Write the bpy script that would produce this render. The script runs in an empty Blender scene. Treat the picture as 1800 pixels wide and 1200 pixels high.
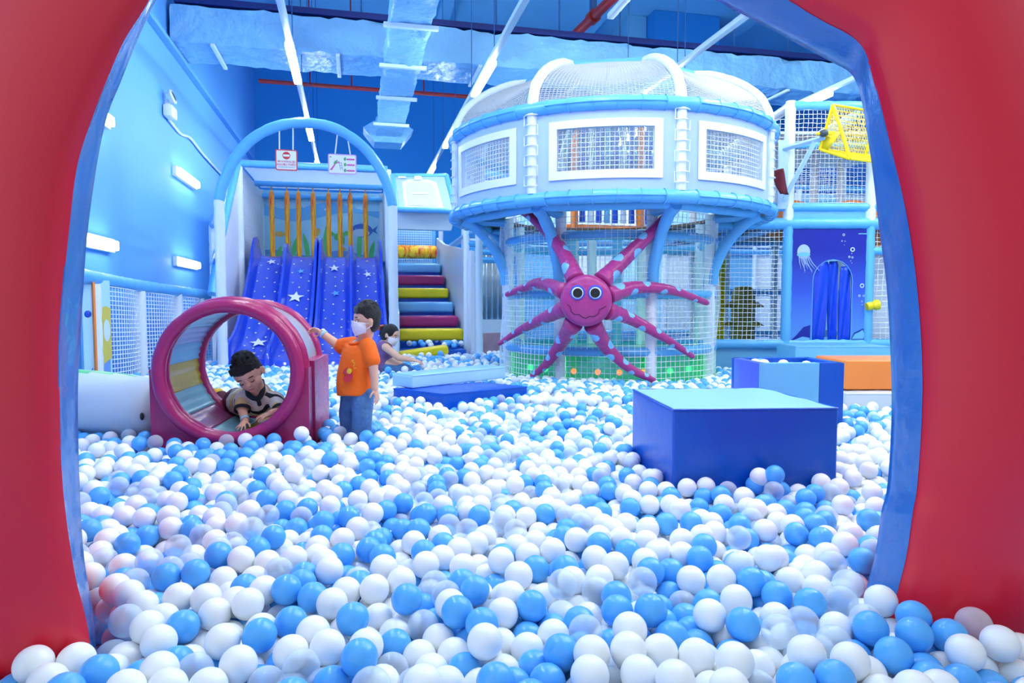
import bpy, bmesh, math, random
import numpy as np
from mathutils import Matrix, Vector, Quaternion
random.seed(7); rng = np.random.default_rng(7)
S = bpy.context.scene
COL = S.collection
R_ = math.radians

# ------------------------------------------------------------------ camera, world, exposure
CAM_Z = 1.06                      # metres above the pit floor datum
FPX = 1200.0                      # focal length in pixels of an 1800 px wide frame (24 mm)
PITCH = math.atan(70 / FPX)
cd = bpy.data.cameras.new('camera'); cam = bpy.data.objects.new('camera', cd); COL.objects.link(cam)
cd.sensor_width = 36; cd.lens = 24; cd.clip_start = .05; cd.clip_end = 100
cam.location = (0, 0, CAM_Z); cam.rotation_euler = (math.pi/2 - PITCH, 0, 0)
S.camera = cam
w = bpy.data.worlds.new('world'); S.world = w; w.use_nodes = True
bg = w.node_tree.nodes['Background']; bg.inputs[0].default_value = (.82, .93, 1, 1)
_g = w.node_tree.nodes.new('ShaderNodeTexCoord'); _s = w.node_tree.nodes.new('ShaderNodeSeparateXYZ'); w.node_tree.links.new(_g.outputs['Generated'], _s.inputs[0])
_r = w.node_tree.nodes.new('ShaderNodeMapRange'); _r.inputs[1].default_value = -.7; _r.inputs[2].default_value = .7; _r.inputs[3].default_value = 1.2; _r.inputs[4].default_value = .40   # the hall behind the camera is brighter on the left
w.node_tree.links.new(_s.outputs['X'], _r.inputs[0]); w.node_tree.links.new(_r.outputs[0], bg.inputs[1])
S.view_settings.view_transform = 'Standard'; S.view_settings.look = 'None'
S.view_settings.exposure = 0.12; S.view_settings.gamma = 1; S.view_settings.use_curve_mapping = False
S.cycles.use_denoising = True
S.cycles.max_bounces = 7; S.cycles.diffuse_bounces = 4; S.cycles.glossy_bounces = 3
S.cycles.transmission_bounces = 4; S.cycles.transparent_max_bounces = 24
S.cycles.caustics_reflective = False; S.cycles.caustics_refractive = False
S.cycles.sample_clamp_indirect = 6

TH = R_(12.9); CT, ST = math.cos(TH), math.sin(TH)
FLOOR = .10                       # pit floor
LEVEL = .30                       # mean height of the ball tops

def at(px, py, Y):                # pixel of the 1800x1200 frame at forward distance Y
    x = (px - 900)/FPX; y = -(py - 600)/FPX
    sp, cp = math.sin(PITCH), math.cos(PITCH)
    dy = cp + y*sp; dz = -sp + y*cp
    k = Y/dy
    return Vector((x*k, Y, CAM_Z + dz*k))
def ray(px, py):
    a = at(px, py, 1.0); return Vector((a.x, a.y, a.z - CAM_Z))
def gz(px, py, z):
    r = ray(px, py); k = (z - CAM_Z)/r.z; return Vector((r.x*k, r.y*k, z))
def gw(px, py, wv):               # on the room plane w = const (parallel to the back wall)
    r = ray(px, py); k = wv/(-ST*r.x + CT*r.y); return Vector((r.x*k, r.y*k, CAM_Z + r.z*k))
def gd(px, py, d):                # on the room plane d = const (parallel to the side wall)
    r = ray(px, py); k = d/(CT*r.x + ST*r.y); return Vector((r.x*k, r.y*k, CAM_Z + r.z*k))
def RM(d, wv, z): return Vector((d*CT - wv*ST, d*ST + wv*CT, z))
def MR(d, wv, z): return Matrix.Translation(RM(d, wv, z)) @ Matrix.Rotation(TH, 4, 'Z')
def MT(loc, rz=0): return Matrix.Translation(Vector(loc)) @ Matrix.Rotation(rz, 4, 'Z')

# ------------------------------------------------------------------ materials
def lin(r, g, b):
    f = lambda c: (c/12.92 if c <= .04045 else ((c+.055)/1.055)**2.4)
    return (f(r/255), f(g/255), f(b/255), 1)
def mat(name, rgb, rough=.45, vary=.06, scale=6, bump=0, bscale=30, metal=0, coat=0, sss=0, emit=None, es=0, spec=.5):
    m = bpy.data.materials.new(name); m.use_nodes = True
    nt = m.node_tree; p = nt.nodes['Principled BSDF']; c = lin(*rgb)
    tc = nt.nodes.new('ShaderNodeTexCoord')
    n = nt.nodes.new('ShaderNodeTexNoise'); n.inputs['Scale'].default_value = scale; n.inputs['Detail'].default_value = 3
    nt.links.new(tc.outputs['Object'], n.inputs['Vector'])
    mx = nt.nodes.new('ShaderNodeMix'); mx.data_type = 'RGBA'
    mx.inputs[6].default_value = tuple(x*(1-vary) for x in c[:3]) + (1,)
    mx.inputs[7].default_value = tuple(min(1, x*(1+vary)) for x in c[:3]) + (1,)
    nt.links.new(n.outputs['Fac'], mx.inputs[0]); nt.links.new(mx.outputs[2], p.inputs['Base Color'])
    p.inputs['Roughness'].default_value = rough; p.inputs['Metallic'].default_value = metal
    p.inputs['Specular IOR Level'].default_value = spec
    if coat: p.inputs['Coat Weight'].default_value = coat; p.inputs['Coat Roughness'].default_value = .08
    if sss: p.inputs['Subsurface Weight'].default_value = sss; p.inputs['Subsurface Radius'].default_value = (.02, .01, .008)
    if emit: p.inputs['Emission Color'].default_value = lin(*emit); p.inputs['Emission Strength'].default_value = es
    if bump:
        b = nt.nodes.new('ShaderNodeBump'); b.inputs['Strength'].default_value = min(1, bump); b.inputs['Distance'].default_value = .02*max(1, bump)
        n2 = nt.nodes.new('ShaderNodeTexNoise'); n2.inputs['Scale'].default_value = bscale; n2.inputs['Detail'].default_value = 4
        nt.links.new(tc.outputs['Object'], n2.inputs['Vector'])
        nt.links.new(n2.outputs['Fac'], b.inputs['Height']); nt.links.new(b.outputs[0], p.inputs['Normal'])
    return m
def clear(name, rgb, op=.35, edge=.5, rough=.08):     # thin clear plastic: see-through in the middle, denser at the rim
    m = bpy.data.materials.new(name); m.use_nodes = True; nt = m.node_tree
    p = nt.nodes['Principled BSDF']; out = nt.nodes['Material Output']
    p.inputs['Base Color'].default_value = lin(*rgb); p.inputs['Roughness'].default_value = rough
    t = nt.nodes.new('ShaderNodeBsdfTransparent'); t.inputs[0].default_value = (.93, .97, 1, 1)
    lw = nt.nodes.new('ShaderNodeLayerWeight'); lw.inputs[0].default_value = .35
    mp = nt.nodes.new('ShaderNodeMapRange'); mp.inputs[3].default_value = op; mp.inputs[4].default_value = min(1, op+edge)
    nt.links.new(lw.outputs['Facing'], mp.inputs[0])
    ge = nt.nodes.new('ShaderNodeNewGeometry'); bk = nt.nodes.new('ShaderNodeMath'); bk.operation = 'MULTIPLY_ADD'; bk.inputs[1].default_value = -.88; bk.inputs[2].default_value = 1.0
    nt.links.new(ge.outputs['Backfacing'], bk.inputs[0]); fo = nt.nodes.new('ShaderNodeMath'); fo.operation = 'MULTIPLY'; nt.links.new(bk.outputs[0], fo.inputs[0]); nt.links.new(mp.outputs[0], fo.inputs[1])   # the far inner side adds little
    ms = nt.nodes.new('ShaderNodeMixShader'); nt.links.new(fo.outputs[0], ms.inputs[0])
    nt.links.new(t.outputs[0], ms.inputs[1]); nt.links.new(p.outputs[0], ms.inputs[2]); nt.links.new(ms.outputs[0], out.inputs[0])
    return m
def translucent(name, rgb):                                # thin vinyl that lets lamp light through
    m = bpy.data.materials.new(name); m.use_nodes = True; nt = m.node_tree; p = nt.nodes['Principled BSDF']; p.inputs['Base Color'].default_value = lin(*rgb); p.inputs['Roughness'].default_value = .5
    t = nt.nodes.new('ShaderNodeBsdfTranslucent'); t.inputs[0].default_value = lin(*rgb); ms = nt.nodes.new('ShaderNodeMixShader'); ms.inputs[0].default_value = .75
    nt.links.new(p.outputs[0], ms.inputs[1]); nt.links.new(t.outputs[0], ms.inputs[2]); nt.links.new(ms.outputs[0], nt.nodes['Material Output'].inputs[0]); return m
def lamp(name, rgb, s):
    m = bpy.data.materials.new(name); m.use_nodes = True; nt = m.node_tree
    e = nt.nodes.new('ShaderNodeEmission'); e.inputs[0].default_value = lin(*rgb); e.inputs[1].default_value = s
    nt.links.new(e.outputs[0], nt.nodes['Material Output'].inputs[0]); return m
def banded(name, stops, axis='Z', rough=.6, rep=1.0, off=0.0):   # printed bands along one object axis
    m = bpy.data.materials.new(name); m.use_nodes = True; nt = m.node_tree; p = nt.nodes['Principled BSDF']
    tc = nt.nodes.new('ShaderNodeTexCoord'); sx = nt.nodes.new('ShaderNodeSeparateXYZ'); nt.links.new(tc.outputs['Object'], sx.inputs[0])
    ma = nt.nodes.new('ShaderNodeMath'); ma.operation = 'MULTIPLY_ADD'; ma.inputs[1].default_value = rep; ma.inputs[2].default_value = off
    nt.links.new(sx.outputs[axis], ma.inputs[0])
    fr = nt.nodes.new('ShaderNodeMath'); fr.operation = 'FRACT'; nt.links.new(ma.outputs[0], fr.inputs[0])
    cr = nt.nodes.new('ShaderNodeValToRGB'); cr.color_ramp.interpolation = 'CONSTANT'
    el = cr.color_ramp.elements
    while len(el) < len(stops): el.new(.5)
    for e, (pos, rgb) in zip(el, stops): e.position = pos; e.color = lin(*rgb)
    nt.links.new(fr.outputs[0], cr.inputs[0]); nt.links.new(cr.outputs[0], p.inputs['Base Color'])
    p.inputs['Roughness'].default_value = rough
    return m
def flame(name):                                           # swirled orange and yellow print
    m = bpy.data.materials.new(name); m.use_nodes = True; nt = m.node_tree; p = nt.nodes['Principled BSDF']
    tc = nt.nodes.new('ShaderNodeTexCoord'); mp = nt.nodes.new('ShaderNodeMapping'); mp.inputs['Scale'].default_value = (9, 9, 1.6)
    nt.links.new(tc.outputs['Object'], mp.inputs[0])
    n = nt.nodes.new('ShaderNodeTexNoise'); n.inputs['Scale'].default_value = 1.3; n.inputs['Distortion'].default_value = 1.2
    nt.links.new(mp.outputs[0], n.inputs['Vector'])
    cr = nt.nodes.new('ShaderNodeValToRGB'); el = cr.color_ramp.elements
    el[0].position = .36; el[0].color = lin(255, 205, 24); el[1].position = .62; el[1].color = lin(226, 80, 16)
    e = el.new(.47); e.color = lin(255, 165, 20); e = el.new(.55); e.color = lin(250, 128, 16)
    nt.links.new(n.outputs['Fac'], cr.inputs[0]); nt.links.new(cr.outputs[0], p.inputs['Base Color']); p.inputs['Roughness'].default_value = .35
    return m

M = {}
M['wall'] = mat('wall_paint', (96, 170, 240), .6, .03, 1.2)
M['wall_dark'] = mat('wall_paint_dark', (36, 150, 224), .7, .06, .8)
M['ceil'] = mat('ceiling_paint', (130, 208, 244), .8, .12, .7, .3, 4)
M['floor'] = mat('pit_floor', (120, 180, 230), .5)
M['navy'] = mat('navy_steel', (8, 36, 110), .5)
M['foil'] = mat('foil_wrap', (122, 188, 238), .3, .14, 2.5, 3.0, 5, spec=.7)
M['rod'] = mat('steel_rod', (40, 90, 150), .4)
M['pipe_red'] = mat('red_pipe', (175, 40, 35), .4)
M['track'] = mat('track_white', (200, 225, 245), .4)
M['tube'] = lamp('lamp_tube', (232, 246, 255), 78)
M['walltube'] = lamp('lamp_wall', (240, 246, 255), 18)
M['pipe'] = mat('blue_foam_vinyl', (98, 184, 242), .28, .05, 5, .25, 22)
M['wpipe'] = mat('white_foam_vinyl', (228, 240, 250), .3, .04, 5, .25, 22)
M['white'] = mat('white_vinyl', (236, 242, 248), .35, .03, 3, .15, 8)
M['canopy'] = translucent('canopy_vinyl', (226, 236, 242))
M['grey_panel'] = mat('grey_vinyl', (205, 215, 222), .4, .05, 2, .15, 6)
M['lilac'] = mat('lilac_vinyl', (174, 200, 242), .38, .03, 2, .25, 5)
M['net'] = mat('white_cord', (232, 240, 248), .7, .03)
M['domenet'] = mat('white_mesh', (184, 190, 196), .8, .03)
M['brown'] = mat('plywood', (120, 96, 78), .6, .15, 4)
M['magenta'] = mat('magenta_vinyl', (168, 38, 104), .27, .05, 4, .3, 16)
M['octo'] = mat('octopus_vinyl', (176, 56, 132), .3, .05, 4, .4, 20)
M['spot'] = mat('spot_vinyl', (130, 196, 240), .4)
M['black'] = mat('black_vinyl', (14, 26, 34), .3)
M['eyeblue'] = mat('eye_blue', (60, 90, 205), .4)
M['dark_line'] = mat('dark_stitch', (60, 14, 60), .6)
M['slide'] = mat('slide_plastic', (30, 66, 205), .16, .05, 2, coat=.4)
M['star_w'] = mat('star_white', (240, 246, 255), .3); M['star_b'] = mat('star_blue', (100, 180, 245), .3); M['star_y'] = mat('star_yellow', (240, 205, 40), .3)
M['yellow'] = mat('yellow_vinyl', (240, 214, 10), .3, .04, 4, .2, 12)
M['plum'] = mat('plum_vinyl', (160, 36, 112), .3, .04, 4, .2, 12)
M['sky'] = mat('sky_vinyl', (112, 186, 232), .32, .04, 4, .2, 12)
M['royal'] = mat('royal_vinyl', (0, 82, 190), .28, .05, 3, .2, 10)
M['royal2'] = mat('royal_vinyl_bright', (20, 80, 205), .32, .08, 3, .25, 10)
M['royal_lit'] = mat('royal_vinyl_lit', (82, 104, 232), .32, .05, 3, .2, 10)  # royal vinyl with the light on a left face put into its colour
M['aqua'] = mat('aqua_vinyl', (150, 208, 232), .3, .04, 3, .2, 9)
M['orange'] = mat('orange_vinyl', (252, 140, 60), .4)
M['flame'] = flame('flame_print')
M['red'] = mat('red_fibreglass', (226, 22, 54), .3, .10, 1.6, .12, 5, coat=.15)
M['rim'] = mat('blue_fibreglass', (40, 112, 190), .18, .14, 3.5, .4, 12, coat=.4)
M['skin'] = mat('skin', (232, 180, 152), .5, .04, 30, sss=.12)
M['hair'] = mat('hair', (16, 14, 15), .45, .3, 120, .8, 160)
M['lip'] = mat('lip', (190, 100, 95), .5); M['eyew'] = mat('eye_white', (225, 225, 225), .3)
M['mask'] = mat('mask_fabric', (238, 234, 242), .8, .03, 20, .2, 60)
M['shirt'] = mat('orange_jersey', (255, 108, 8), .8, .06, 8, .5, 9)
M['denim'] = mat('denim', (74, 118, 168), .85, .45, 22, .6, 25)
M['band'] = mat('paper_band', (170, 215, 240), .5)
M['maroon'] = mat('maroon_cloth', (92, 16, 34), .85, .1, 12, .4, 14)
M['sock'] = mat('yellow_sock', (215, 170, 40), .8)
M['purple'] = mat('purple_jersey', (128, 92, 140), .8, .05, 9, .4, 12)
M['collar'] = mat('navy_collar', (18, 22, 40), .8)
M['stripes'] = banded('striped_jersey', [(0, (222, 218, 212)), (.2, (30, 32, 52)), (.36, (222, 218, 212)), (.52, (176, 70, 62)), (.57, (222, 200, 140)), (.85, (222, 218, 212))], 'Y', .8, 8.0)
M['clip'] = mat('orange_clip', (240, 100, 60), .4)
M['ball_w'] = mat('ball_white', (246, 249, 252), .3, .02, 3, sss=.0)
M['ball_b'] = mat('ball_blue', (88, 178, 250), .25, .05, 3)
M['ball_c'] = clear('ball_clear', (228, 240, 254), .40, .35, .12)
M['pane'] = clear('clear_sheet', (235, 242, 250), .06, .5, .05)
M['panec'] = clear('tunnel_sheet', (185, 200, 215), .42, .45, .1)
M['green'] = clear('green_sheet', (50, 215, 125), .72, .3, .12)
M['greenlamp'] = lamp('green_lamp', (60, 255, 120), 6); M['orangelamp'] = lamp('orange_lamp', (255, 110, 50), 5)
M['olive'] = mat('olive_vinyl', (140, 128, 40), .5)
M['ymetal'] = mat('yellow_metal', (250, 216, 10), .35)
M['bracket'] = mat('pale_steel', (170, 205, 235), .35)
M['dgrey'] = mat('dark_grey', (60, 70, 78), .5)
M['signw'] = mat('sign_white', (242, 246, 250), .4); M['signr'] = mat('sign_red', (222, 50, 60), .4); M['signp'] = mat('sign_lilac', (214, 170, 236), .4)
M['signpink'] = mat('sign_pink', (225, 100, 180), .4); M['signg'] = mat('sign_green', (70, 170, 110), .4); M['signgrey'] = mat('sign_grey', (140, 150, 160), .5)
M['navyprint'] = mat('deep_sea_print', (22, 40, 158), .3, .1, 2, .3, 7)
M['mural'] = mat('mural_print', (176, 226, 248), .35); M['mural2'] = mat('mural_wave', (112, 188, 238), .35); M['mural3'] = mat('mural_sand', (110, 156, 226), .35)
M['mgreen'] = mat('mural_green', (90, 195, 110), .35); M['mwhale'] = mat('mural_whale', (60, 110, 200), .35); M['mwhite'] = mat('mural_bubble', (205, 230, 248), .35); M['myel'] = mat('mural_fish', (240, 190, 90), .35)
M['silver'] = mat('silver_sheet', (190, 205, 215), .22, .15, 2, .4, 6, metal=.5)
M['camo'] = mat('camouflage_print', (190, 150, 160), .5, .35, 9)
M['flap'] = mat('door_flap', (16, 72, 216), .3, .12, 5, .4, 9)
M['sand'] = mat('printed_yellow', (205, 195, 90), .5)

# ------------------------------------------------------------------ mesh building
class MB:
    def __init__(s): s.v = []; s.f = []; s.m = []; s.n = 0
    def add(s, V, F, m=0, X=None):
        if X is not None: V = [X @ Vector(p) for p in V]
        n = s.n; s.v.extend([tuple(p) for p in V]); s.n += len(V)
        for f in F: s.f.append(tuple(i+n for i in f))
        s.m.extend([m]*len(F) if isinstance(m, int) else m); return s
    def bm(s, b, m=0, X=None):
        b.verts.index_update(); s.add([v.co.copy() for v in b.verts], [[v.index for v in f.verts] for f in b.faces], m, X); b.free(); return s
    def box(s, c, size, X=None, bev=0, m=0, seg=2):
        b = bmesh.new(); bmesh.ops.create_cube(b, size=1)
        for v in b.verts: v.co = Vector((v.co.x*size[0]+c[0], v.co.y*size[1]+c[1], v.co.z*size[2]+c[2]))
        if bev: bmesh.ops.bevel(b, geom=list(b.edges), offset=bev, segments=seg, profile=.6, affect='EDGES')
        return s.bm(b, m, X)
    def prism(s, pts, y0, y1, X=None, m=0):                # polygon in local x,z pushed from y0 to y1
        n = len(pts); V = [(p[0], y0, p[1]) for p in pts] + [(p[0], y1, p[1]) for p in pts]
        F = [tuple(range(n)), tuple(reversed(range(n, 2*n)))] + [(i, i+n, (i+1) % n+n, (i+1) % n) for i in range(n)]
        return s.add(V, F, m, X)
    def slab(s, pts, z0, z1, m=0, X=None):                 # polygon in x,y raised from z0 to z1
        n = len(pts); V = [(p[0], p[1], z0) for p in pts] + [(p[0], p[1], z1) for p in pts]
        F = [tuple(reversed(range(n))), tuple(range(n, 2*n))] + [(i, (i+1) % n, (i+1) % n+n, i+n) for i in range(n)]
        return s.add(V, F, m, X)
    def flat(s, pts, X, off=.003, m=0): return s.add([(p[0], -off, p[1]) for p in pts], [tuple(range(len(pts)))], m, X)
    def disc(s, cx, cz, rx, X, off=.003, m=0, rz=None, n=20, rot=0):
        rz = rz or rx; c, q = math.cos(rot), math.sin(rot); P = []
        for i in range(n):
            a = 2*math.pi*i/n; x, z = rx*math.cos(a), rz*math.sin(a); P.append((cx+x*c-z*q, cz+x*q+z*c))
        return s.flat(P, X, off, m)
    def ringf(s, cx, cz, r0, r1, X, off=.003, m=0, n=24):
        V = []; 
        for r in (r0, r1): V += [(cx+r*math.cos(2*math.pi*i/n), -off, cz+r*math.sin(2*math.pi*i/n)) for i in range(n)]
        return s.add(V, [(i, (i+1) % n, (i+1) % n+n, i+n) for i in range(n)], m, X)
    def tube(s, path, r, seg=10, closed=False, m=0, X=None, caps=True, flatten=None):
        P = [Vector(p) for p in path]
        if X is not None: P = [X @ p for p in P]
        n = len(P); rs = r if hasattr(r, '__len__') else [r]*n
        T = []
        for i in range(n):
            a = P[(i-1) % n] if (closed or i) else P[0]; b = P[(i+1) % n] if (closed or i < n-1) else P[-1]
            t = (b-a); T.append(t.normalized() if t.length > 1e-9 else Vector((0, 0, 1)))
        ref = Vector((0, 0, 1)) if abs(T[0].z) < .9 else Vector((1, 0, 0))
        u = (ref - T[0]*ref.dot(T[0])).normalized(); V = []
        for i in range(n):
            u = u - T[i]*u.dot(T[i]); u = u.normalized() if u.length > 1e-6 else T[i].orthogonal().normalized()
            wv = T[i].cross(u)
            for k in range(seg):
                a = 2*math.pi*k/seg; V.append(P[i] + (u*math.cos(a) + wv*math.sin(a))*rs[i])
        F = []
        for i in range(n if closed else n-1):
            j = (i+1) % n
            for k in range(seg): F.append((i*seg+k, i*seg+(k+1) % seg, j*seg+(k+1) % seg, j*seg+k))
        if not closed and caps: F += [tuple(reversed(range(seg))), tuple(range((n-1)*seg, n*seg))]
        return s.add(V, F, m)
    def foam(s, path, r, seg=12, closed=False, m=0, X=None, tie=.3):   # padded pipe, pinched where ties hold the sleeve
        P = [Vector(p) for p in path]
        if closed: P.append(P[0])
        Q = []; L = []; d = 0
        for a, b in zip(P, P[1:]):
            ln = (b-a).length; k = max(1, int(ln/.05))
            for i in range(k): Q.append(a.lerp(b, i/k)); L.append(d + ln*i/k)
            d += ln
        if not closed: Q.append(P[-1]); L.append(d)
        rs = []
        for l in L:
            t = (l/tie + .37) % 1; rs.append(r*(.93 if t < .17 else 1.0 + .015*math.sin(l*31)))
        return s.tube(Q, rs, seg, closed, m, X)
    def ell(s, c, r, X=None, m=0, nu=20, nv=12, rot=None):
        V = [(0, 0, 1)]; 
        for j in range(1, nv):
            p = math.pi*j/nv
            for i in range(nu): a = 2*math.pi*i/nu; V.append((math.sin(p)*math.cos(a), math.sin(p)*math.sin(a), math.cos(p)))
        V.append((0, 0, -1)); rot = rot or Matrix.Identity(3); c = Vector(c)
        V = [c + rot @ Vector((p[0]*r[0], p[1]*r[1], p[2]*r[2])) for p in V]
        F = [(0, 1+i, 1+(i+1) % nu) for i in range(nu)]
        for j in range(nv-2):
            for i in range(nu): a = 1+j*nu; F.append((a+i, a+nu+i, a+nu+(i+1) % nu, a+(i+1) % nu))
        b = 1+(nv-2)*nu; F += [(b+(i+1) % nu, b+i, len(V)-1) for i in range(nu)]
        return s.add(V, F, m, X)
    def cap(s, p0, r0, p1, r1, seg=14, m=0):               # tapered limb with round ends
        p0, p1 = Vector(p0), Vector(p1); d = p1-p0; L = d.length; d.normalize(); P = []; R = []
        for k in range(5): a = math.pi/2*k/5; P.append(p0 - d*r0*math.cos(a)); R.append(max(1e-4, r0*math.sin(a)))
        for k in range(5): t = k/4; P.append(p0 + d*L*t); R.append(r0*(1-t)+r1*t)
        for k in range(1, 6): a = math.pi/2*k/5; P.append(p1 + d*r1*math.sin(a)); R.append(max(1e-4, r1*math.cos(a)))
        return s.tube(P, R, seg, m=m)
    def lathe(s, prof, seg=32, X=None, m=0, a0=0, a1=2*math.pi):
        full = abs(a1-a0) > 6.28; n = seg if full else seg+1; V = []
        for r, z in prof: V += [(r*math.cos(a0+(a1-a0)*i/seg), r*math.sin(a0+(a1-a0)*i/seg), z) for i in range(n)]
        F = []
        for j in range(len(prof)-1):
            for i in range(seg): k = (i+1) % n; F.append((j*n+i, j*n+k, (j+1)*n+k, (j+1)*n+i))
        return s.add(V, F, m, X)
    def grid(s, P, m=0, closed_u=False):                   # P[j][i] rows of points
        n = len(P[0]); V = [p for row in P for p in row]; F = []
        for j in range(len(P)-1):
            for i in range(n if closed_u else n-1): k = (i+1) % n; F.append((j*n+i, j*n+k, (j+1)*n+k, (j+1)*n+i))
        return s.add(V, F, m)
    def threads(s, A, r, m=0):                             # A[line, point, 3]: thin triangular cords
        A = np.asarray(A, float); nl, n, _ = A.shape
        T = np.gradient(A, axis=1); T /= np.maximum(np.linalg.norm(T, axis=2, keepdims=True), 1e-9)
        ref = np.where(np.abs(T[..., 2:3]) < .8, np.array([0, 0, 1.]), np.array([.6, .8, 0]))
        U = np.cross(T, ref); U /= np.maximum(np.linalg.norm(U, axis=2, keepdims=True), 1e-9); W = np.cross(T, U)
        V = np.stack([A + r*(U*math.cos(a) + W*math.sin(a)) for a in (.5, .5+2.094, .5+4.189)], 2).reshape(-1, 3)
        F = []
        for l in range(nl):
            b0 = l*n*3
            for i in range(n-1):
                b = b0+i*3; F += [(b, b+1, b+4, b+3), (b+1, b+2, b+5, b+4), (b+2, b, b+3, b+5)]
        return s.add(V.tolist(), F, m)
    def net(s, fn, nu, nv, r=.003, sub=2, m=0, wob=.0):    # fn(u,v) -> point, u and v in 0..1
        U = np.linspace(0, 1, nu*1+1); Vv = np.linspace(0, 1, nv+1)
        G = np.array([[fn(u, v) for v in Vv] for u in U], float)
        if wob: G += rng.normal(0, wob, G.shape)
        s.threads(G, r, m); s.threads(G.transpose(1, 0, 2), r, m); return s
    def build(s, name, mats, parent=None, smooth=True, ang=40):
        me = bpy.data.meshes.new(name)
        off = Vector((0, 0, 0)); q = parent
        while q is not None: off += q.location; q = q.parent
        me.from_pydata([(p[0]-off.x, p[1]-off.y, p[2]-off.z) for p in s.v], [], s.f)
        for mm in (mats if isinstance(mats, (list, tuple)) else [mats]): me.materials.append(M[mm] if isinstance(mm, str) else mm)
        if any(s.m): me.polygons.foreach_set('material_index', s.m)
        me.polygons.foreach_set('use_smooth', [bool(smooth)]*len(s.f))
        if smooth and ang: me.set_sharp_from_angle(angle=R_(ang))
        me.update()
        o = bpy.data.objects.new(name, me); COL.objects.link(o)
        if parent is not None: o.parent = parent
        return o
def tag(o, label=None, cat=None, group=None, kind=None):
    if label: o['label'] = label
    if cat: o['category'] = cat
    if group: o['group'] = group
    if kind: o['kind'] = kind
    return o
def thing(name, label, cat, loc, group=None):
    o = bpy.data.objects.new(name, None); COL.objects.link(o); o.location = Vector(loc); o.empty_display_size = .1
    return tag(o, label, cat, group)
def struct(o, label): return tag(o, label, None, None, 'structure')
def remesh(o, vox, sm=4):
    r = o.modifiers.new('remesh', 'REMESH'); r.mode = 'VOXEL'; r.voxel_size = vox; r.use_smooth_shade = True
    if sm: q = o.modifiers.new('smooth', 'SMOOTH'); q.factor = .5; q.iterations = sm
    return o
def text(body, size, X, mname, name, parent, align='CENTER', depth=.001):
    c = bpy.data.curves.new(name, 'FONT'); c.body = body; c.size = size; c.align_x = align; c.align_y = 'CENTER'; c.extrude = depth; c.resolution_u = 3
    t = bpy.data.objects.new(name, c); COL.objects.link(t)
    dg = bpy.context.evaluated_depsgraph_get(); me = bpy.data.meshes.new_from_object(t.evaluated_get(dg))
    COL.objects.unlink(t); bpy.data.objects.remove(t)
    mb = MB(); mb.add([X @ (Matrix.Rotation(math.pi/2, 4, 'X') @ v.co) for v in me.vertices], [tuple(p.vertices) for p in me.polygons])
    return mb.build(name, mname, parent, smooth=False)
def arc(fn, n): return [fn(i/n) for i in range(n+1)]
def spline(pts, k=6, closed=False):
    P = [Vector(p) for p in pts]; n = len(P); out = []
    for i in range(n if closed else n-1):
        p1, p2 = P[i], P[(i+1) % n]
        p0 = P[i-1] if (i or closed) else p1*2-p2; p3 = P[(i+2) % n] if (closed or i+2 < n) else p2*2-p1
        for j in range(k):
            t = j/k; out.append(.5*((2*p1)+(p2-p0)*t+(2*p0-5*p1+4*p2-p3)*t*t+(3*p1-p0-3*p2+p3)*t**3))
    if not closed: out.append(P[-1])
    return out
def star(cx, cz, r, rot=0, sx=1.0):
    return [(cx+sx*(r if i % 2 == 0 else r*.42)*math.sin(math.pi*i/5+rot), cz+(r if i % 2 == 0 else r*.42)*math.cos(math.pi*i/5+rot)) for i in range(10)]

# ================================================================== THE ROOM
WL, WB, ZC = -2.5, 19.1, 8.0
mb = MB(); mb.add([RM(-4, -1, 0), RM(14, -1, 0), RM(14, 20, 0), RM(-4, 20, 0), RM(-4, -1, FLOOR), RM(14, -1, FLOOR), RM(14, 20, FLOOR), RM(-4, 20, FLOOR)],
    [(3, 2, 1, 0), (4, 5, 6, 7), (0, 1, 5, 4), (1, 2, 6, 5), (2, 3, 7, 6), (3, 0, 4, 7)])
struct(mb.build('floor', 'floor', smooth=False), 'pale blue floor under the ball pit')
X0 = MR(0, 0, 0)
mb = MB(); mb.box((WL-.1, 10.5, 4.0), (.2, 19, 8.1), X0); struct(mb.build('wall_left', 'wall', smooth=False), 'light blue painted side wall with strip lights')
mb = MB(); mb.box((5, WB+.1, 4.0), (18, .2, 8.1), X0); struct(mb.build('wall_back', 'wall_dark', smooth=False), 'dark blue painted back wall')
mb = MB(); mb.box((13.1, 12.5, 4.0), (.2, 15, 8.1), X0); struct(mb.build('wall_right', 'wall', smooth=False), 'light blue painted wall')
mb = MB(); mb.box((5.3, 14.4, ZC+.1), (16, 10, .2), X0)
for k in range(5): mb.box((-1.5+k*3.6, 14.4, ZC-.15), (.3, 9.4, .3), X0)
struct(mb.build('ceiling', 'ceil', smooth=False), 'blue painted concrete ceiling with beams')
mb = MB(); mb.box((WL+.05, 13, 4.6), (.1, 12, .06), X0, .01); struct(mb.build('trim_1', 'wall', smooth=False), 'blue ledge along the side wall')
a = gw(1150, 60, 15.5); b = gw(1265, 60, 15.5)
mb = MB(); mb.box(((a.x+b.x)/2*CT+(a.y+b.y)/2*ST, 16.0, 4.5), ((b-a).length, 1.0, 7.0), X0, .02); struct(mb.build('column', 'wall_dark', smooth=False), 'dark blue square column')
a = gw(1120, 60, 15.9)  # the column's lighter left side, built as its own block
mb = MB(); mb.box((a.x*CT+a.y*ST, 16.4, 4.5), (.5, 1.0, 7.0), X0, .02); struct(mb.build('column', 'ceil', smooth=False), 'lighter blue left side of the column')

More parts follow.
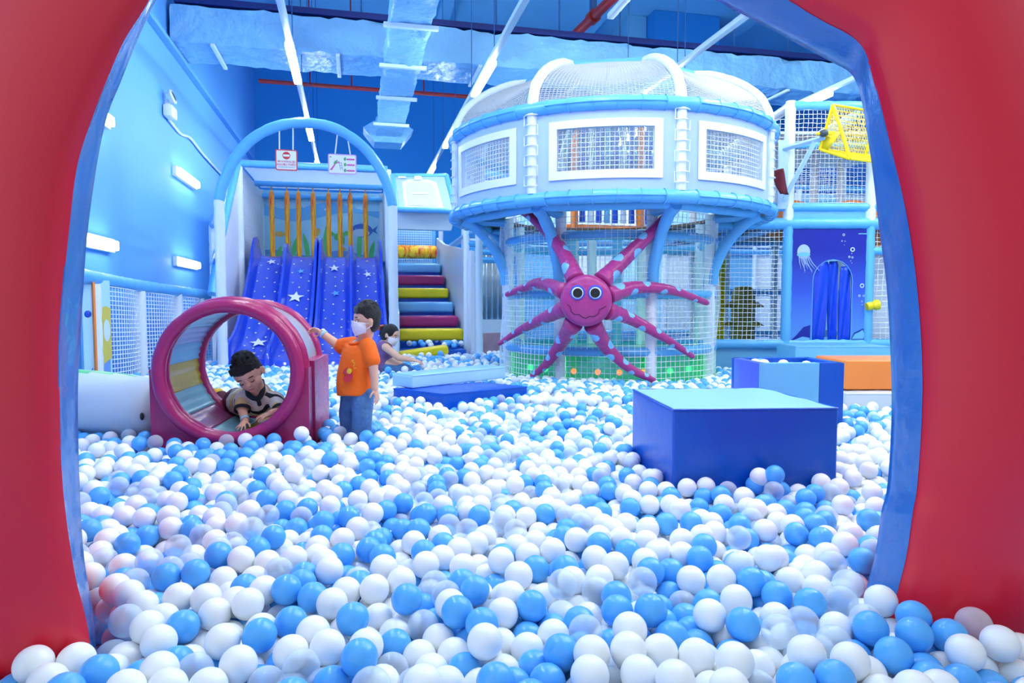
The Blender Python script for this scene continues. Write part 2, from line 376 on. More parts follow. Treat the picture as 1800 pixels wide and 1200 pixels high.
# wall lamps
for (x0, y0, x1, y1, lab) in ((140, 420, 190, 433, 'white wall strip light low on the blue wall, nearer the red arch'), (298, 458, 345, 467, 'white wall strip light low on the blue wall, above the net fence'),
        (298, 297, 343, 327, 'white wall strip light high on the blue wall, below the emergency lamp cable'), (150, 190, 182, 216, 'white wall strip light high on the blue wall, half behind the red arch')):
    a, b = gd(x0, y0, WL), gd(x1, y1, WL); z = (a.z+b.z)/2; wa = -a.x*ST+a.y*CT; wb = -b.x*ST+b.y*CT
    t = thing('wall_lamp', lab, 'lamp', RM(WL, (wa+wb)/2, z), 'strip lights on the blue side wall')
    X = MR(WL, (wa+wb)/2, z); L = min(abs(wb-wa), 1.25)
    MB().box((.03, 0, 0), (.06, L+.06, .14), X, .01).build('housing', 'white', t)
    MB().box((.085, 0, 0), (.05, L, .1), X, .02).build('diffuser', 'walltube', t)
# emergency lamp with its cable
a = gd(288, 193, WL); wv = -a.x*ST+a.y*CT; X = MR(WL, wv, a.z)
t = thing('emergency_lamp', 'white emergency lamp with round head high on the blue wall', 'lamp', RM(WL, wv, a.z))
MB().box((.07, .04, -.02), (.12, .30, .16), X, .03).build('battery_box', 'white', t)
h = MB().lathe([(.001, -.04), (.075, -.035), (.10, .02), (.09, .04), (.001, .03)], 24, X @ Matrix.Translation((.10, -.02, .17)) @ Matrix.Rotation(R_(70), 4, 'Y')).build('lamp_head', 'white', t)
MB().lathe([(.001, .043), (.05, .045), (.07, .040)], 20, X @ Matrix.Translation((.10, -.02, .17)) @ Matrix.Rotation(R_(70), 4, 'Y')).build('lens', 'dgrey', h)
MB().box((.05, 0, .09), (.05, .05, .1), X, .01).build('bracket', 'white', t)
pts = [gd(px, py, WL+.03) for px, py in ((297, 210), (318, 235), (335, 243), (356, 270), (383, 300), (402, 320), (420, 340), (428, 355))]
MB().tube(spline(pts, 5), .018, 6).build('cable', 'white', t)

# ------------------------------------------------------------------ overhead
def wrapped_duct(name, P0, du, L, dv, W, dz, H, parent, nl, nw, amp, mname='foil'):
    mb = MB(); rows = []
    per = [(i/nw, 0) for i in range(nw)] + [(1, i/6) for i in range(6)] + [(1-i/nw, 1) for i in range(nw)] + [(0, 1-i/6) for i in range(6)]
    for j in range(nl+1):
        row = []; s = 1 + .03*math.cos(j/nl*L/1.3*2*math.pi)
        for (a, b) in per:
            q = P0 + du*(L*j/nl) + dv*(W*(.5+(a-.5)*s)) + dz*(H*(.5+(b-.5)*s))
            row.append(q + Vector(rng.normal(0, amp, 3)))
        rows.append(row)
    mb.grid(rows, closed_u=True); n = len(per)
    mb.f.append(tuple(reversed(range(n)))); mb.m.append(0); mb.f.append(tuple(range(nl*n, (nl+1)*n))); mb.m.append(0)
    return mb.build(name, mname, parent, ang=70)
U, V, Zv = Vector((-ST, CT, 0)), Vector((CT, ST, 0)), Vector((0, 0, 1))
t = thing('air_duct', 'big foil wrapped air duct running across under the ceiling', 'duct', RM(2, 10.5, 4.67))
wrapped_duct('duct_body', RM(-2.45, 10.5, 4.67), V, 11.2, U, .9, Zv, .50, t, 90, 14, .010)
for dd in (-1.9, -.2, 1.9, 3.6, 5.4, 7.2): MB().box((dd, 10.95, 4.64), (.06, 1.0, .04), X0, .01).build('support_bar', 'track', t)
t = thing('air_duct', 'long foil wrapped branch duct running back with a vent box at its end', 'duct', RM(.7, 10, 4.4))
wrapped_duct('duct_body', RM(.45, 4.8, 4.40), U, 9.6, V, .5, Zv, .25, t, 60, 9, .009)
for ww in (6.6, 8.5, 9.95, 11.5, 13.2): MB().box((.7, ww, 4.37), (.66, .07, .05), X0, .01).build('flange', 'track', t)
vb = MB().prism([(-.28, 0), (.28, 0), (.5, .28), (.28, .42), (-.28, .42), (-.5, .28)], -.3, .3, MR(.7, 14.55, 4.28)).build('vent_box', 'foil', t)
for sg in (-1, 1):
    q = MB()
    for k in range(5): q.tube([RM(.7+sg*(.30+.035*k), 14.26, 4.32+.045*k), RM(.7+sg*(.30+.035*k), 14.84, 4.32+.045*k)], .012, 5)
    q.build('grille', 'track', vb)
t = thing('cable_tray', 'dark navy tray hung on rods just above the big duct', 'tray', RM(2, 10.6, 5.22))
MB().box((3.2, 10.62, 5.25), (11.2, .25, .09), X0, .01).build('tray', 'navy', t)
for k in range(11):
    dd = -1.9+k*1.02; MB().tube([RM(dd, 10.62, 5.3), RM(dd, 10.62, 8)], .012, 6).build('rod', 'rod', t)
    
t = thing('fire_pipe', 'thin red pipe running level along the dark back wall', 'pipe', gw(640, 155, 15.5))
MB().tube([gw(455, 142, 15.5), gw(640, 156, 15.5), gw(825, 170, 15.5)], .045, 8).build('pipe_run', 'pipe_red', t)
for px, py in ((618, 154), (545, 149), (745, 163)): p = gw(px, py, 15.5); MB().tube([p, Vector((p.x, p.y, 8))], .016, 6).build('hanger', 'pipe_red', t)
a, b = gz(1082, -8, 5.9), gz(975, 95, 5.9)
t = thing('fire_pipe', 'thick red pipe slanting up over the round tower', 'pipe', a)
MB().tube([a, b], .085, 12).build('pipe_run', 'pipe_red', t); c = a.lerp(b, .32); dd = (b-a).normalized()
MB().tube([c-dd*.08, c+dd*.08], .115, 12).build('coupling', 'pipe_red', t)
MB().box((0, 0, .55), (.1, .1, 1.0), MT(c, TH), .01).build('hanger', 'rod', t)

def track_light(lab, A, B, lits, wires):                   # rail with lit tubes at the given pixel rows
    t = thing('track_light', lab, 'lamp', A, 'linear lights hung in rows')
    d = (B-A).normalized(); L = (B-A).length; an = math.atan2(d.y, d.x) - math.pi/2; X = MT(A, an)
    MB().box((0, L/2, .03), (.075, L, .06), X, .008).build('rail', 'track', t)
    for y in lits: MB().box((0, y[0]+(y[1]-y[0])/2, -.035), (.095, y[1]-y[0], .06), X, .012).build('tube', 'tube', t)
    for y in wires: MB().tube([X @ Vector((0, y, .06)), X @ Vector((0, y, 8-A.z))], .006, 5).build('wire', 'rod', t)
def tl(lab, p0, p1, ylits, z=4.06, back=9, extra=()):
    A, B = gz(*p0, z), gz(*p1, z); d = (B-A).normalized(); A2 = A - d*back
    def along(y): 
        k = (y-p0[1])/(p1[1]-p0[1]); return (gz(p0[0]+(p1[0]-p0[0])*k, y, z)-A2).length
    L = [(along(a), along(b)) for a, b in ylits] + [(e, e+1.35) for e in extra]
    track_light(lab, A2, B, L, [back+k*1.7 for k in range(int(((B-A).length)/1.7)+1)])
tl('row of strip lights hung over the slides', (490, -5), (561, 299), ((72, 140), (206, 242), (282, 298)), extra=(3.6, 6.2))
tl('row of strip lights ending above the slanted canopy', (928, -5), (753, 307), ((105, 163), (223, 255), (290, 306)), extra=(3.6, 6.2))
tl('short strip light row behind the yellow frame near the red arch', (1520, 133), (1398, 188), ((160, 187),), back=5, extra=(1.4,))
track_light('added row of strip lights behind the round tower, lighting the maze wall', RM(4.6, 9.0, 3.9), RM(4.6, 11.8, 3.9), [(.2, 1.5), (1.6, 2.75)], [.1, 2.6])  # lamps added to brighten the maze wall, not a known row
for dd, lab in ((2.9, 'added unseen row of strip lights above the round tower'), (6.2, 'added unseen row of strip lights above the netted frame')):  # rows added out of view for more light over the play area
    track_light(lab, RM(dd, -1, 4.3), RM(dd, 7.6, 4.3), [(e, e+1.35) for e in ((3.2,) if dd < 4 else (3.2, 6.0))], [.2, 4, 8])
tl('white light rail over the round tower, unlit beside the dark column', (1318, 27), (1090, 196), ((165, 188),), back=8, extra=(3.6, 6.2))  # lit span hidden by the dome is added to brighten the back

# ================================================================== RED ARCH
pairs = [((172,1230),(168,1230)),((165,1090),(155,1107)),((148,980),(130,1000)),((140,850),(110,850)),((137,700),(105,700)),((141,600),(105,600)),((147,500),(112,500)),((155,400),(122,400)),((172,280),(136,290)),((190,200),(163,205)),((212,145),(190,135)),((240,75),(220,68)),((275,0),(262,0)),((330,-100),(310,-115)),((430,-190),(410,-225)),((620,-260),(620,-310)),((850,-250),(870,-300)),((1050,-120),(1130,-150)),((1258,0),(1385,0)),((1330,38),(1420,22)),((1400,76),(1455,42)),((1460,108),(1483,56)),((1493,127),(1505,72)),((1507,150),(1522,98)),((1516,185),(1540,160)),((1525,240),(1560,240)),((1535,310),(1583,333)),((1545,400),(1597,400)),((1558,500),(1611,500)),((1565,620),(1620,620)),((1567,730),(1620,730)),((1560,850),(1612,850)),((1549,900),(1604,900)),((1539,970),(1594,970)),((1524,1028),(1580,1028)),((1505,1100),(1560,1100)),((1490,1230),(1545,1230))]
def onplane(p, c, k=.10):                                  # the arch stands on the plane Y = c + k X
    r = ray(*p); s = c/(1 - k*r.x); return Vector((r.x*s, s, CAM_Z + r.z*s))
INN = spline([onplane(p[0], 1.76) for p in pairs], 5); OUT = spline([onplane(p[1], 1.65) for p in pairs], 5)
ARCH_IN_PX = [p[0] for p in pairs]
n = len(INN); cen = Vector((0, 1.7, 1.3)); nrm = []
for i in range(n):
    tg = OUT[min(i+6, n-1)] - OUT[max(i-6, 0)]; q = Vector((-tg.z, 0, tg.x)); q.normalize()
    if q.dot(OUT[i]-cen) < 0: q = -q
    nrm.append(q)
for _ in range(40): nrm = [((nrm[max(i-1, 0)] + nrm[i]*2 + nrm[min(i+1, n-1)]).normalized()) for i in range(n)]
t = thing('archway', 'big red sculpted archway with a blue inner rim framing the ball pit', 'arch', (0, 1.7, FLOOR))
rows = [[p + Vector((0, .05, 0)) + q*.05 for p, q in zip(INN, nrm)], INN, [a.lerp(b, .12) + Vector((0, -.012, 0)) for a, b in zip(INN, OUT)], [a.lerp(b, .6) + Vector((0, -.02, 0)) for a, b in zip(INN, OUT)], [a.lerp(b, .95) + Vector((0, -.008, 0)) for a, b in zip(INN, OUT)], OUT]
mb = MB(); mb.grid(rows); o = mb.build('blue_rim', 'rim', t, ang=60)
prof = [(0, 0), (.012, -.02), (.035, -.035), (.09, -.055), (.18, -.07), (.30, -.05), (.45, -.01), (.62, .06), (.78, .18), (.84, .34), (.74, .42), (.50, .38), (.28, .26), (.13, .14)]
rows = []
for j, (o_, y_) in enumerate(prof):
    rows.append([OUT[i] + nrm[i]*o_*(1 + .12*math.sin(i*.09+1)) + Vector((0, y_*(1+.25*math.sin(i*.06)), 0)) for i in range(n)])
rows.append([p + Vector((0, .05, 0)) + q*.05 for p, q in zip(INN, nrm)])
mb = MB(); mb.grid(rows); mb.build('red_shell', 'red', t, ang=80)

# ================================================================== LEFT FENCE
fence_px = [(160, 690, 486), (172, 688, 489), (250, 668, 503), (315, 652, 512), (355, 643, 517), (388, 637, 521)]
fb = [gz(px, py, LEVEL-.05) for px, py, _ in fence_px]
ft = [at(px, pt, p.y).z for (px, _, pt), p in zip(fence_px, fb)]
t = thing('net_fence', 'white netted fence with a padded blue top rail along the side wall', 'fence', (fb[2].x, fb[2].y, FLOOR))
path = [Vector((p.x, p.y, z)) for p, z in zip(fb, ft)]
p0 = path[0]-(path[2]-path[0])*.5
MB().foam([p0]+path, .065, 12, tie=.18).build('top_rail', 'pipe', t)
for k in (1, 2, 3, 4, 5):
    r = .055 if k != 5 else .04; tops = ft[k]-(.05 if k != 3 else -.06)
    MB().foam([Vector((fb[k].x, fb[k].y, FLOOR)), Vector((fb[k].x, fb[k].y, tops))], r).build('post', 'wpipe', t)
for k in range(1, 5):
    A, B = fb[k], fb[k+1]; za, zb = ft[k]-.06, ft[k+1]-.06; sag = V*.0
    fn = lambda u, v: (lambda P, zz: (P.x+.10*math.sin(u*math.pi)*.6, P.y, FLOOR+(zz-FLOOR)*v))(A.lerp(B, u), za+(zb-za)*u)
    MB().net(fn, max(5, int((B-A).length/.045)), 26, .0045).build('net', 'net', t)
MB().ell((fb[1].x-.03, fb[1].y-.07, .95), (.035, .035, .035)).build('knob', 'royal2', t)
# printed board behind the fence's near end
a = at(132, 700, 5.9); b = at(180, 700, 6.1)
X = MT((a.x, a.y+.12, 0), math.atan2(b.y-a.y, b.x-a.x)); W = .25
t = thing('printed_board', 'printed board with a yellow shape and pale ovals at the fence end', 'board', (a.x, a.y+.1, FLOOR))
mb = MB(); mb.box((W/2, 0, .68), (W, .05, 1.14), X, .008)
mb.flat([(.02, .12), (W-.02, .12), (W-.02, .62), (.02, .42)], X, .028, 1)
mb.flat([(.105, .45), (.245, .55), (.245, 1.0), (.2, 1.02), (.105, .98)], X, .030, 2); mb.disc(.135, .74, .025, X, .032, 3, .10); mb.disc(.205, .80, .03, X, .032, 3, .10)
pass
mb.build('board', ['mural', 'mural3', 'sand', 'mwhite'], t, smooth=False)
MB().box((.09, -.045, .75), (.02, .03, 1.1), X, .006).build('edge_strip', 'orange', t)

# white padded roll at the left of the tunnel
t = thing('padded_roll', 'white padded vinyl roll with a green stripe beside the pink tunnel', 'cushion', (-2.35, 3.95, FLOOR))
A, B = Vector((-3.02, 4.16, .475)), Vector((-2.03, 3.98, .43))
mb = MB(); rows = []; ns = 44; m_ = []
for j in range(31):
    u = j/30; c = A.lerp(B, u); dr = (B-A).normalized(); sd = Vector((-dr.y, dr.x, 0)); e = min(1, math.sqrt(max(0.0, 1-abs(2*u-1)**7)))
    rr = .215*(1-.16*u)*(.45+.55*e); row = []
    for k in range(ns):
        an = 2*math.pi*k/ns; wr = 1+.018*math.sin(an*6+u*9)+.015*math.sin(u*40+an*3)*(.3+abs(2*u-1)**3)
        row.append(c + sd*math.cos(an)*rr*wr*1.05 + Zv*math.sin(an)*rr*wr*.98)
    rows.append(row)
mb.grid(rows, closed_u=True)
mats_ = []
for j in range(30):
    for k in range(ns): mats_.append(1 if 8 <= k <= 13 and j < 24 - abs(k-10)*4 else 0)
mb.m = mats_; mb.f.append(tuple(reversed(range(ns)))); mb.m.append(0); mb.f.append(tuple(range(30*ns, 31*ns))); mb.m.append(0)
mb.build('roll_body', ['grey_panel', 'mgreen'], t, ang=0)
p = gz(260, 733, .34)
MB().ell(A.lerp(B, .955)+Vector((-.02, -.155, -.02)), (.012, .008, .022)).build('eyelet', 'black', t)

# ================================================================== ROUND TOWER
TC = Vector((1.08, 7.75, 0)); RU, RL = 1.72, 1.15; A0 = math.atan2(-7.75, -1.08) - R_(1.0)   # A0 points from the tower to the camera
def tp(r, a, z): return Vector((TC.x + r*math.cos(A0+a), TC.y + r*math.sin(A0+a), z))
ZD, ZR, ZT = 1.985, 2.79, 3.405
t = thing('play_tower', 'round white and blue play tower with windows, mesh dome and netted base', 'play tower', (TC.x, TC.y, FLOOR))
def ring(r, z): return arc(lambda q: tp(r, q*2*math.pi, z), 72)[:-1]
MB().foam(ring(RU, ZD), .062, 12, True, tie=.33).build('lower_ring', 'pipe', t)
MB().foam(ring(RU, ZR), .062, 12, True, tie=.33).build('upper_ring', 'pipe', t)
oct_ = [R_(22.5+45*k) for k in range(8)]
MB().foam([tp(RU*.93, a, ZD-.04) for a in oct_], .055, 10, True).build('deck_frame', 'pipe', t)
mb = MB(); mb.lathe([(RL+.02, ZD-.01), (RU-.03, ZD-.01), (RU-.03, ZD+.02), (RL+.02, ZD+.02), (RL+.02, ZD-.01)], 48, Matrix.Translation((TC.x, TC.y, 0))); mb.build('deck', 'brown', t)
for a in oct_:
    MB().foam([tp(RU, a, ZD+.05), tp(RU, a, ZR-.04)], .047, 12, tie=.22).build('upper_post', 'wpipe', t)
    P = []
    for k in range(8):
        for q in (-.040, -.014, .014, .040)[::1 if k % 2 else -1]: P.append(tp(RU+.025+.03*(abs(q) < .02), a+q, ZD+.12+k*.09))
    MB().tube(P, .006, 5).build('lacing', 'white', t)
# panels with a framed window each
for k in (0, 1, 2, 6, 7):
    ac = R_(45*k); h = R_(22.5-1.6); ai = R_(14.3); ao = R_(16.8); zi0, zi1 = ZD+.23, ZD+.60; zo0, zo1 = ZD+.155, ZD+.668
    def quad(mb, a0, a1, z0, z1, r, mm=0, nseg=18):
        mb.grid([[tp(r, ac+a0+(a1-a0)*i/nseg, z) for i in range(nseg+1)] for z in (z0, z1)], mm)
    mb = MB(); q = .03
    for (a0, a1, z0, z1) in ((-h, h, ZD+q, zi0), (-h, h, zi1, ZR-q), (-h, -ai, zi0, zi1), (ai, h, zi0, zi1)): quad(mb, a0, a1, z0, z1, RU-.005)
    o = mb.build('wall_panel', 'lilac', t, smooth=False); s_ = o.modifiers.new('thick', 'SOLIDIFY'); s_.thickness = .012; s_.offset = -1
    mb = MB()
    for (a0, a1, z0, z1) in ((-ao, ao, zo0, zi0), (-ao, ao, zi1, zo1), (-ao, -ai, zi0, zi1), (ai, ao, zi0, zi1)): quad(mb, a0, a1, z0, z1, RU+.006)
    f = mb.build('window_frame', 'white', o, smooth=False); s_ = f.modifiers.new('thick', 'SOLIDIFY'); s_.thickness = .012; s_.offset = 0
    mb = MB(); quad(mb, -ai, ai, zi0, zi1, RU); mb.build('window_sheet', 'pane', o)
    if k in (0, 1, 2, 6, 7):
        mb = MB(); mb.net(lambda u, v: tp(RU-.03, ac-ai+2*ai*u, zi0+(zi1-zi0)*v), 20, 9, .0035); mb.build('window_net', 'net', o)
    for z in (ZD, ZR):                                     # cord tied round the ring every hand's width
        P = []
        for i in range(6):
            a = ac - h + (i+.5)*2*h/6; P += arc(lambda s: tp(RU, a, z)+Vector((math.cos(A0+a)*math.cos(s*6.283)*.066, math.sin(A0+a)*math.cos(s*6.283)*.066, math.sin(s*6.283)*.066)), 12)
        MB().tube(P, .006, 5).build('lacing', 'pipe', t)
# dome
prof = [(1.71, ZR+.03), (1.70, ZR+.12), (1.64, ZR+.25), (1.54, ZR+.36), (1.40, ZR+.46), (1.24, ZR+.54), (1.08, ZR+.595), (.95, ZR+.615)]
PR = spline([Vector((r, 0, z)) for r, z in prof], 4)
def dome(a, v):
    f = v*(len(PR)-1); i = min(int(f), len(PR)-2); p = PR[i].lerp(PR[i+1], f-i)
    s = abs(math.sin((a-oct_[0])*4)); s = s**.8*math.sin(math.pi*min(1, .12+v*.85))
    return tp(p.x*(1-.085*s)+.0, a, p.z-.10*s*min(1, v*1.3)-.004)
mb = MB(); mb.net(lambda u, v: dome(u*2*math.pi, v), 300, 44, .0052); mb.build('dome_mesh', 'domenet', t)
for a in oct_:
    MB().foam([tp(p.x+.0, a, p.z) for p in PR], .05, 10, tie=.25).build('dome_rib', 'wpipe', t)
MB().foam([tp(.95, a, ZT) for a in oct_], .045, 10, True).build('dome_crown', 'pipe', t)
# base
for i, a in enumerate(oct_): MB().foam([tp(RL, a, FLOOR), tp(RL, a, ZD-.03)], .055, 12).build('lower_post', 'wpipe', t)
for z, r, mm in ((1.70, .05, 'pipe'), (1.135, .045, 'pipe'), (.57, .05, 'pipe')):
    MB().foam([tp(RL-.0, a, z) for a in np.linspace(0, 2*math.pi, 49)[:-1]], r, 10, True, tie=.4).build('hoop', mm, t)
mb = MB(); mb.net(lambda u, v: tp(RL+.05+.02*math.sin(u*50)*math.sin(v*9), u*2*math.pi, FLOOR+.05+(ZD-FLOOR-.1)*v), 132, 33, .0032); mb.build('base_net', 'net', t)
mb = MB(); mb.grid([[tp(RL-.06, x, z) for x in np.linspace(0, 2*math.pi, 61)] for z in (FLOOR, .53)]); mb.build('green_skirt', 'green', t)
mb = MB(); mb.lathe([(.001, .50), (RL-.08, .50), (RL-.08, .54), (.001, .54)], 40, Matrix.Translation((TC.x, TC.y, 0))); mb.build('bed', 'green', t)
for i, (an, mm) in enumerate([(-38, 'greenlamp'), (-18, 'orangelamp'), (-4, 'orangelamp'), (8, 'orangelamp'), (-52, 'greenlamp'), (22, 'orangelamp'), (40, 'greenlamp'), (58, 'greenlamp')]):
    MB().ell(tp(RL-.14, R_(an), .36), (.03, .03, .03)).build('lamp_bulb', mm, t)
ld = bpy.data.lights.new('green_glow', 'POINT'); ld.energy = 45; ld.color = (.2, 1, .45); ld.shadow_soft_size = .15
lo = bpy.data.objects.new('green_glow', ld); COL.objects.link(lo); lo.parent = t; lo.location = tp(.2, 0, .32) - t.location
for a in oct_:                                             # bowed braces from the base posts out to the deck
    P = [tp(RL+.03, a, 1.24), tp(RL+.05, a, 1.40), tp(RL+.16, a, 1.64), tp(RL+.34, a, 1.84), tp(RU-.08, a, ZD-.06)]
    MB().foam(spline(P, 5), .058, 10, tie=.2).build('brace', 'pipe', t)
for k, a in enumerate(oct_): MB().foam([tp(RL, a, ZD-.07), tp(RU*.95, a, ZD-.07)], .045, 8).build('deck_joist', 'pipe', t)
for k, (an, rr, mm) in enumerate(((150, .8, 'wpipe'), (172, .75, 'sky'), (195, .8, 'wpipe'), (215, .8, 'sky'))):
    MB().foam([tp(rr, R_(an), .54), tp(rr, R_(an), ZD-.05)], .06, 8).build('inner_post', mm, t)

# ------------------------------------------------------------------ soft octopus on the tower
HC = at(1030, 528, 6.22)
t = thing('octopus_figure', 'purple padded octopus with eight spotted arms hung on the round tower', 'figure', HC)
hd = Matrix.Translation(HC) @ Matrix.Rotation(math.atan2(HC.x, HC.y)*-1, 4, 'Z')
o = MB().lathe([(.001, .13), (.19, .128), (.215, .115), (.232, .08), (.236, .0), (.225, -.10), (.20, -.115), (.001, -.12)], 48, hd @ Matrix.Rotation(R_(90), 4, 'X')).build('head', 'octo', t)
for sx in (-.086, .094):
    e = MB().lathe([(.001, .140), (.064, .139), (.068, .132), (.068, .12)], 28, hd @ Matrix.Translation((sx*.88, 0, .07)) @ Matrix.Rotation(R_(90), 4, 'X') @ Matrix.Scale(1.0, 4)).build('eye', 'eyeblue', o)
    MB().lathe([(.001, .146), (.051, .145), (.053, .136)], 28, hd @ Matrix.Translation((sx*.88, 0, .068)) @ Matrix.Rotation(R_(90), 4, 'X')).build('eye_white', 'signw', e)
    MB().lathe([(.001, .151), (.042, .150), (.044, .140)], 28, hd @ Matrix.Translation((sx*.86, 0, .066)) @ Matrix.Rotation(R_(90), 4, 'X')).build('pupil', 'black', e)
mp = [(-.165, -.035), (-.14, -.055), (-.13, -.10), (-.10, -.125), (-.06, -.125), (-.03, -.15), (.0, -.16), (.03, -.14), (.07, -.145), (.11, -.12), (.12, -.08), (.155, -.065), (.18, -.05)]
MB().tube([hd @ Vector((x, -.131, z)) for x, z in mp], .0035, 6).build('mouth', 'dark_line', o)
arms = [([(1012, 492), (992, 448), (966, 412), (932, 380), (906, 366)], 17, 6), ([(1058, 494), (1100, 452), (1146, 408), (1190, 362)], 17, 8), ([(992, 512), (952, 498), (920, 506), (890, 518)], 15, 5.5),
    ([(996, 540), (950, 562), (910, 583), (876, 605)], 15, 4.5), ([(1008, 568), (985, 605), (960, 640), (930, 666)], 17, 5), ([(1042, 570), (1068, 612), (1105, 646), (1152, 670)], 17, 5),
    ([(1070, 518), (1120, 505), (1180, 510), (1245, 533)], 16, 5.5), ([(1068, 546), (1112, 562), (1170, 595), (1220, 628)], 16, 4.5)]
for ai_, (P, r0, r1) in enumerate(arms):
    W3 = []
    for j, (px, py) in enumerate(P):
        lat = (px-900)/FPX*6.6 - TC.x; lat = max(-1.1, min(1.1, lat)); ys = TC.y - math.sqrt(max(.05, (RL+.06)**2 - lat*lat))
        f = j/(len(P)-1); r = (r0+(r1-r0)*f)/1200*6.3
        if py < 400: ys -= .0
        Y = 6.24*(1-min(1, f*2.5)) + (ys-r-.03)*min(1, f*2.5)
        if ai_ < 2 and f > .5: Y = ys - r - .20*0 - .03
        W3.append(at(px, py, Y))
    Q = spline(W3, 40); nq = len(Q); rs = [((r0+(r1-r0)*(j/(nq-1))**.8)/1200*6.3)*(1+.014*math.sin(j*.37)+.014*math.sin(j*.83+ai_)+.018*math.sin(j*.11+ai_*2)) for j in range(nq)]
    for e in range(3): rs[-1-e] *= (.55, .86, .97)[e]
    mb = MB(); mb.tube(Q, rs, 56)
    spots = []; rr = random.Random(ai_+3)
    for k in range(6):
        f = .14+k*.15+rr.uniform(-.02, .02); j = int(f*(nq-1)); tg = (Q[min(j+1, nq-1)]-Q[max(j-1, 0)]).normalized(); s = tg.cross(Vector((0, -1, 0))).normalized()*(1 if (k+ai_) % 2 else -1)
        spots.append((Q[j] + (s*.75+Vector((0, -.66, 0)))*rs[j], max(.026, rs[j]*.74)))
    for fi, fc in enumerate(mb.f):
        c = sum((Vector(mb.v[i]) for i in fc), Vector())/len(fc)
        if any((c-q).length < r for q, r in spots): mb.m[fi] = 1
    mb.build('arm', ['octo', 'spot'], t, ang=0)

# ------------------------------------------------------------------ things seen through the tower
t = thing('roller_row', 'row of blue and white hanging rollers between orange posts behind the tower deck', 'rollers', RM(2.2, 9.9, 1.9))
for k in range(9):
    p = gw(1024+k*14.5, 300, 9.6); x = p.x; y = p.y
    MB().foam([Vector((x, y, 2.22)), Vector((x, y, 3.78))], .045, 8).build('roller', ('royal2', 'wpipe', 'royal2', 'sky')[k % 4], t)
for px in (1010, 1126): p = gw(px, 300, 9.55); MB().foam([Vector((p.x, p.y, 1.98)), Vector((p.x, p.y, 3.85))], .055, 8).build('post', 'orange', t)
a, b = gw(995, 300, 9.6), gw(1155, 300, 9.6)
MB().foam([Vector((a.x, a.y, 3.8)), Vector((b.x, b.y, 3.8))], .05, 8).build('top_bar', 'orange', t)
MB().foam([Vector((a.x, a.y, 2.14)), Vector((b.x, b.y, 2.14))], .05, 8).build('bottom_bar', 'orange', t)

# ================================================================== PLAY FRAME ON THE RIGHT
FY = 8.0                                                   # distance of its front
def fp(px, py, dy=0): return at(px, py, FY+dy)
def px_x(px, dy=0): return (px-900)/FPX*(FY+dy)
ZB = lambda py: at(900, py, FY).z
t = thing('climbing_structure', 'two storey padded pipe frame with white nets right of the tower', 'play frame', (px_x(1380), FY, FLOOR))
xa, xb, xc, xd = px_x(1250), px_x(1381), px_x(1524), px_x(1660)
zb, zd, zr, zt = ZB(604), ZB(393), ZB(364), ZB(186)
DY = 2.6
def post(x, y, z0, z1, mm, r=.06): MB().foam([Vector((x, y, z0)), Vector((x, y, z1))], r, 10).build('post', mm, t)
def rail(p, q, mm='pipe', r=.055): MB().foam([Vector(p), Vector(q)], r, 10).build('rail', mm, t)
for x in (xb, xc, xd): post(x, FY, FLOOR, zd, 'pipe'); post(x, FY, zd, zt+.05, 'wpipe')
post(xa, FY, FLOOR, zd, 'wpipe', .05)
for x in (xa-.3, xa+.45, xb+.1, xc-.1, xd): post(x, FY+DY, FLOOR, zt, 'wpipe')
for z, r in ((zb, .055), (zd, .07), (zr, .05)):
    rail((xa, FY, z), (xb, FY, z), r=r); rail((xb, FY, z), (xc, FY, z), r=r); rail((xc, FY, z if z != zb else z), (xd, FY, z), r=r)
rail((xb, FY, zt), (xc, FY, zt)); rail((xc, FY, zt), (xd, FY, zt))
for x in (xa, xb, xc, xd): rail((x, FY, zt), (x, FY+DY, zt), 'wpipe' if x == xb else 'pipe'); rail((x, FY, zd), (x, FY+DY, zd))
for z in (zb, 1.2, zd, 2.55, zt): rail((xa-1.4, FY+DY, z), (xd, FY+DY, z), 'pipe')
rail((xb, FY+.02, ZB(255)), (xc, FY+.02, ZB(255)), r=.04)
MB().box(((xb+xc)/2, FY+.02, (zd+zr)/2), (xc-xb-.1, .05, zr-zd-.06), None, .01).build('kick_board', 'sky', t)
mb = MB(); mb.box(((xa+xd)/2, FY+DY/2, zd+.03), (xd-xa, DY-.1, .05), None, .01); mb.build('deck', 'brown', t)
def netp(x0, x1, z0, z1, y, cell=.05, r=.0033, nm='net', mm='net'):
    MB().net(lambda u, v: (x0+(x1-x0)*u, y+.02*math.sin(u*7+v*3), z0+(z1-z0)*v), max(4, int((x1-x0)/cell)), max(4, int((z1-z0)/cell)), r, wob=.002).build(nm, mm, t)
netp(xa, xb, zb, zd, FY-.02); netp(xb, xc, zr, zt, FY); netp(xc, xd, ZB(440), zt, FY); netp(xa, xb, zr, zt-.15, FY+.02)
netp(xa, xd, zr, zt, FY+DY, .06, .004)
netp(xc, xd, zb, ZB(445), FY+.02, .06, .003); rail((xc, FY, ZB(441)), (xd, FY, ZB(441)), r=.045)
MB().box(((xb+xd)/2, FY+DY/2+.1, zt-.22), (xd-xb, DY-.5, .04), Matrix.Identity(4), .01).build('roof_sheet', 'white', t)
for px in (1425, 1470): p = px_x(px, 1.3); post(p, FY+1.3, zd, zt, 'wpipe', .05)
MB().box((xc+.45, FY+.45, ZB(520)), (.9, .03, ZB(445)-ZB(600)), None, .01).build('white_sheet', 'white', t)
o = MB().box((xc+.5, FY+.35, ZB(395)), (1.0, .05, ZB(350)-ZB(440)), None, .02).build('orange_sheet', 'orange', t)
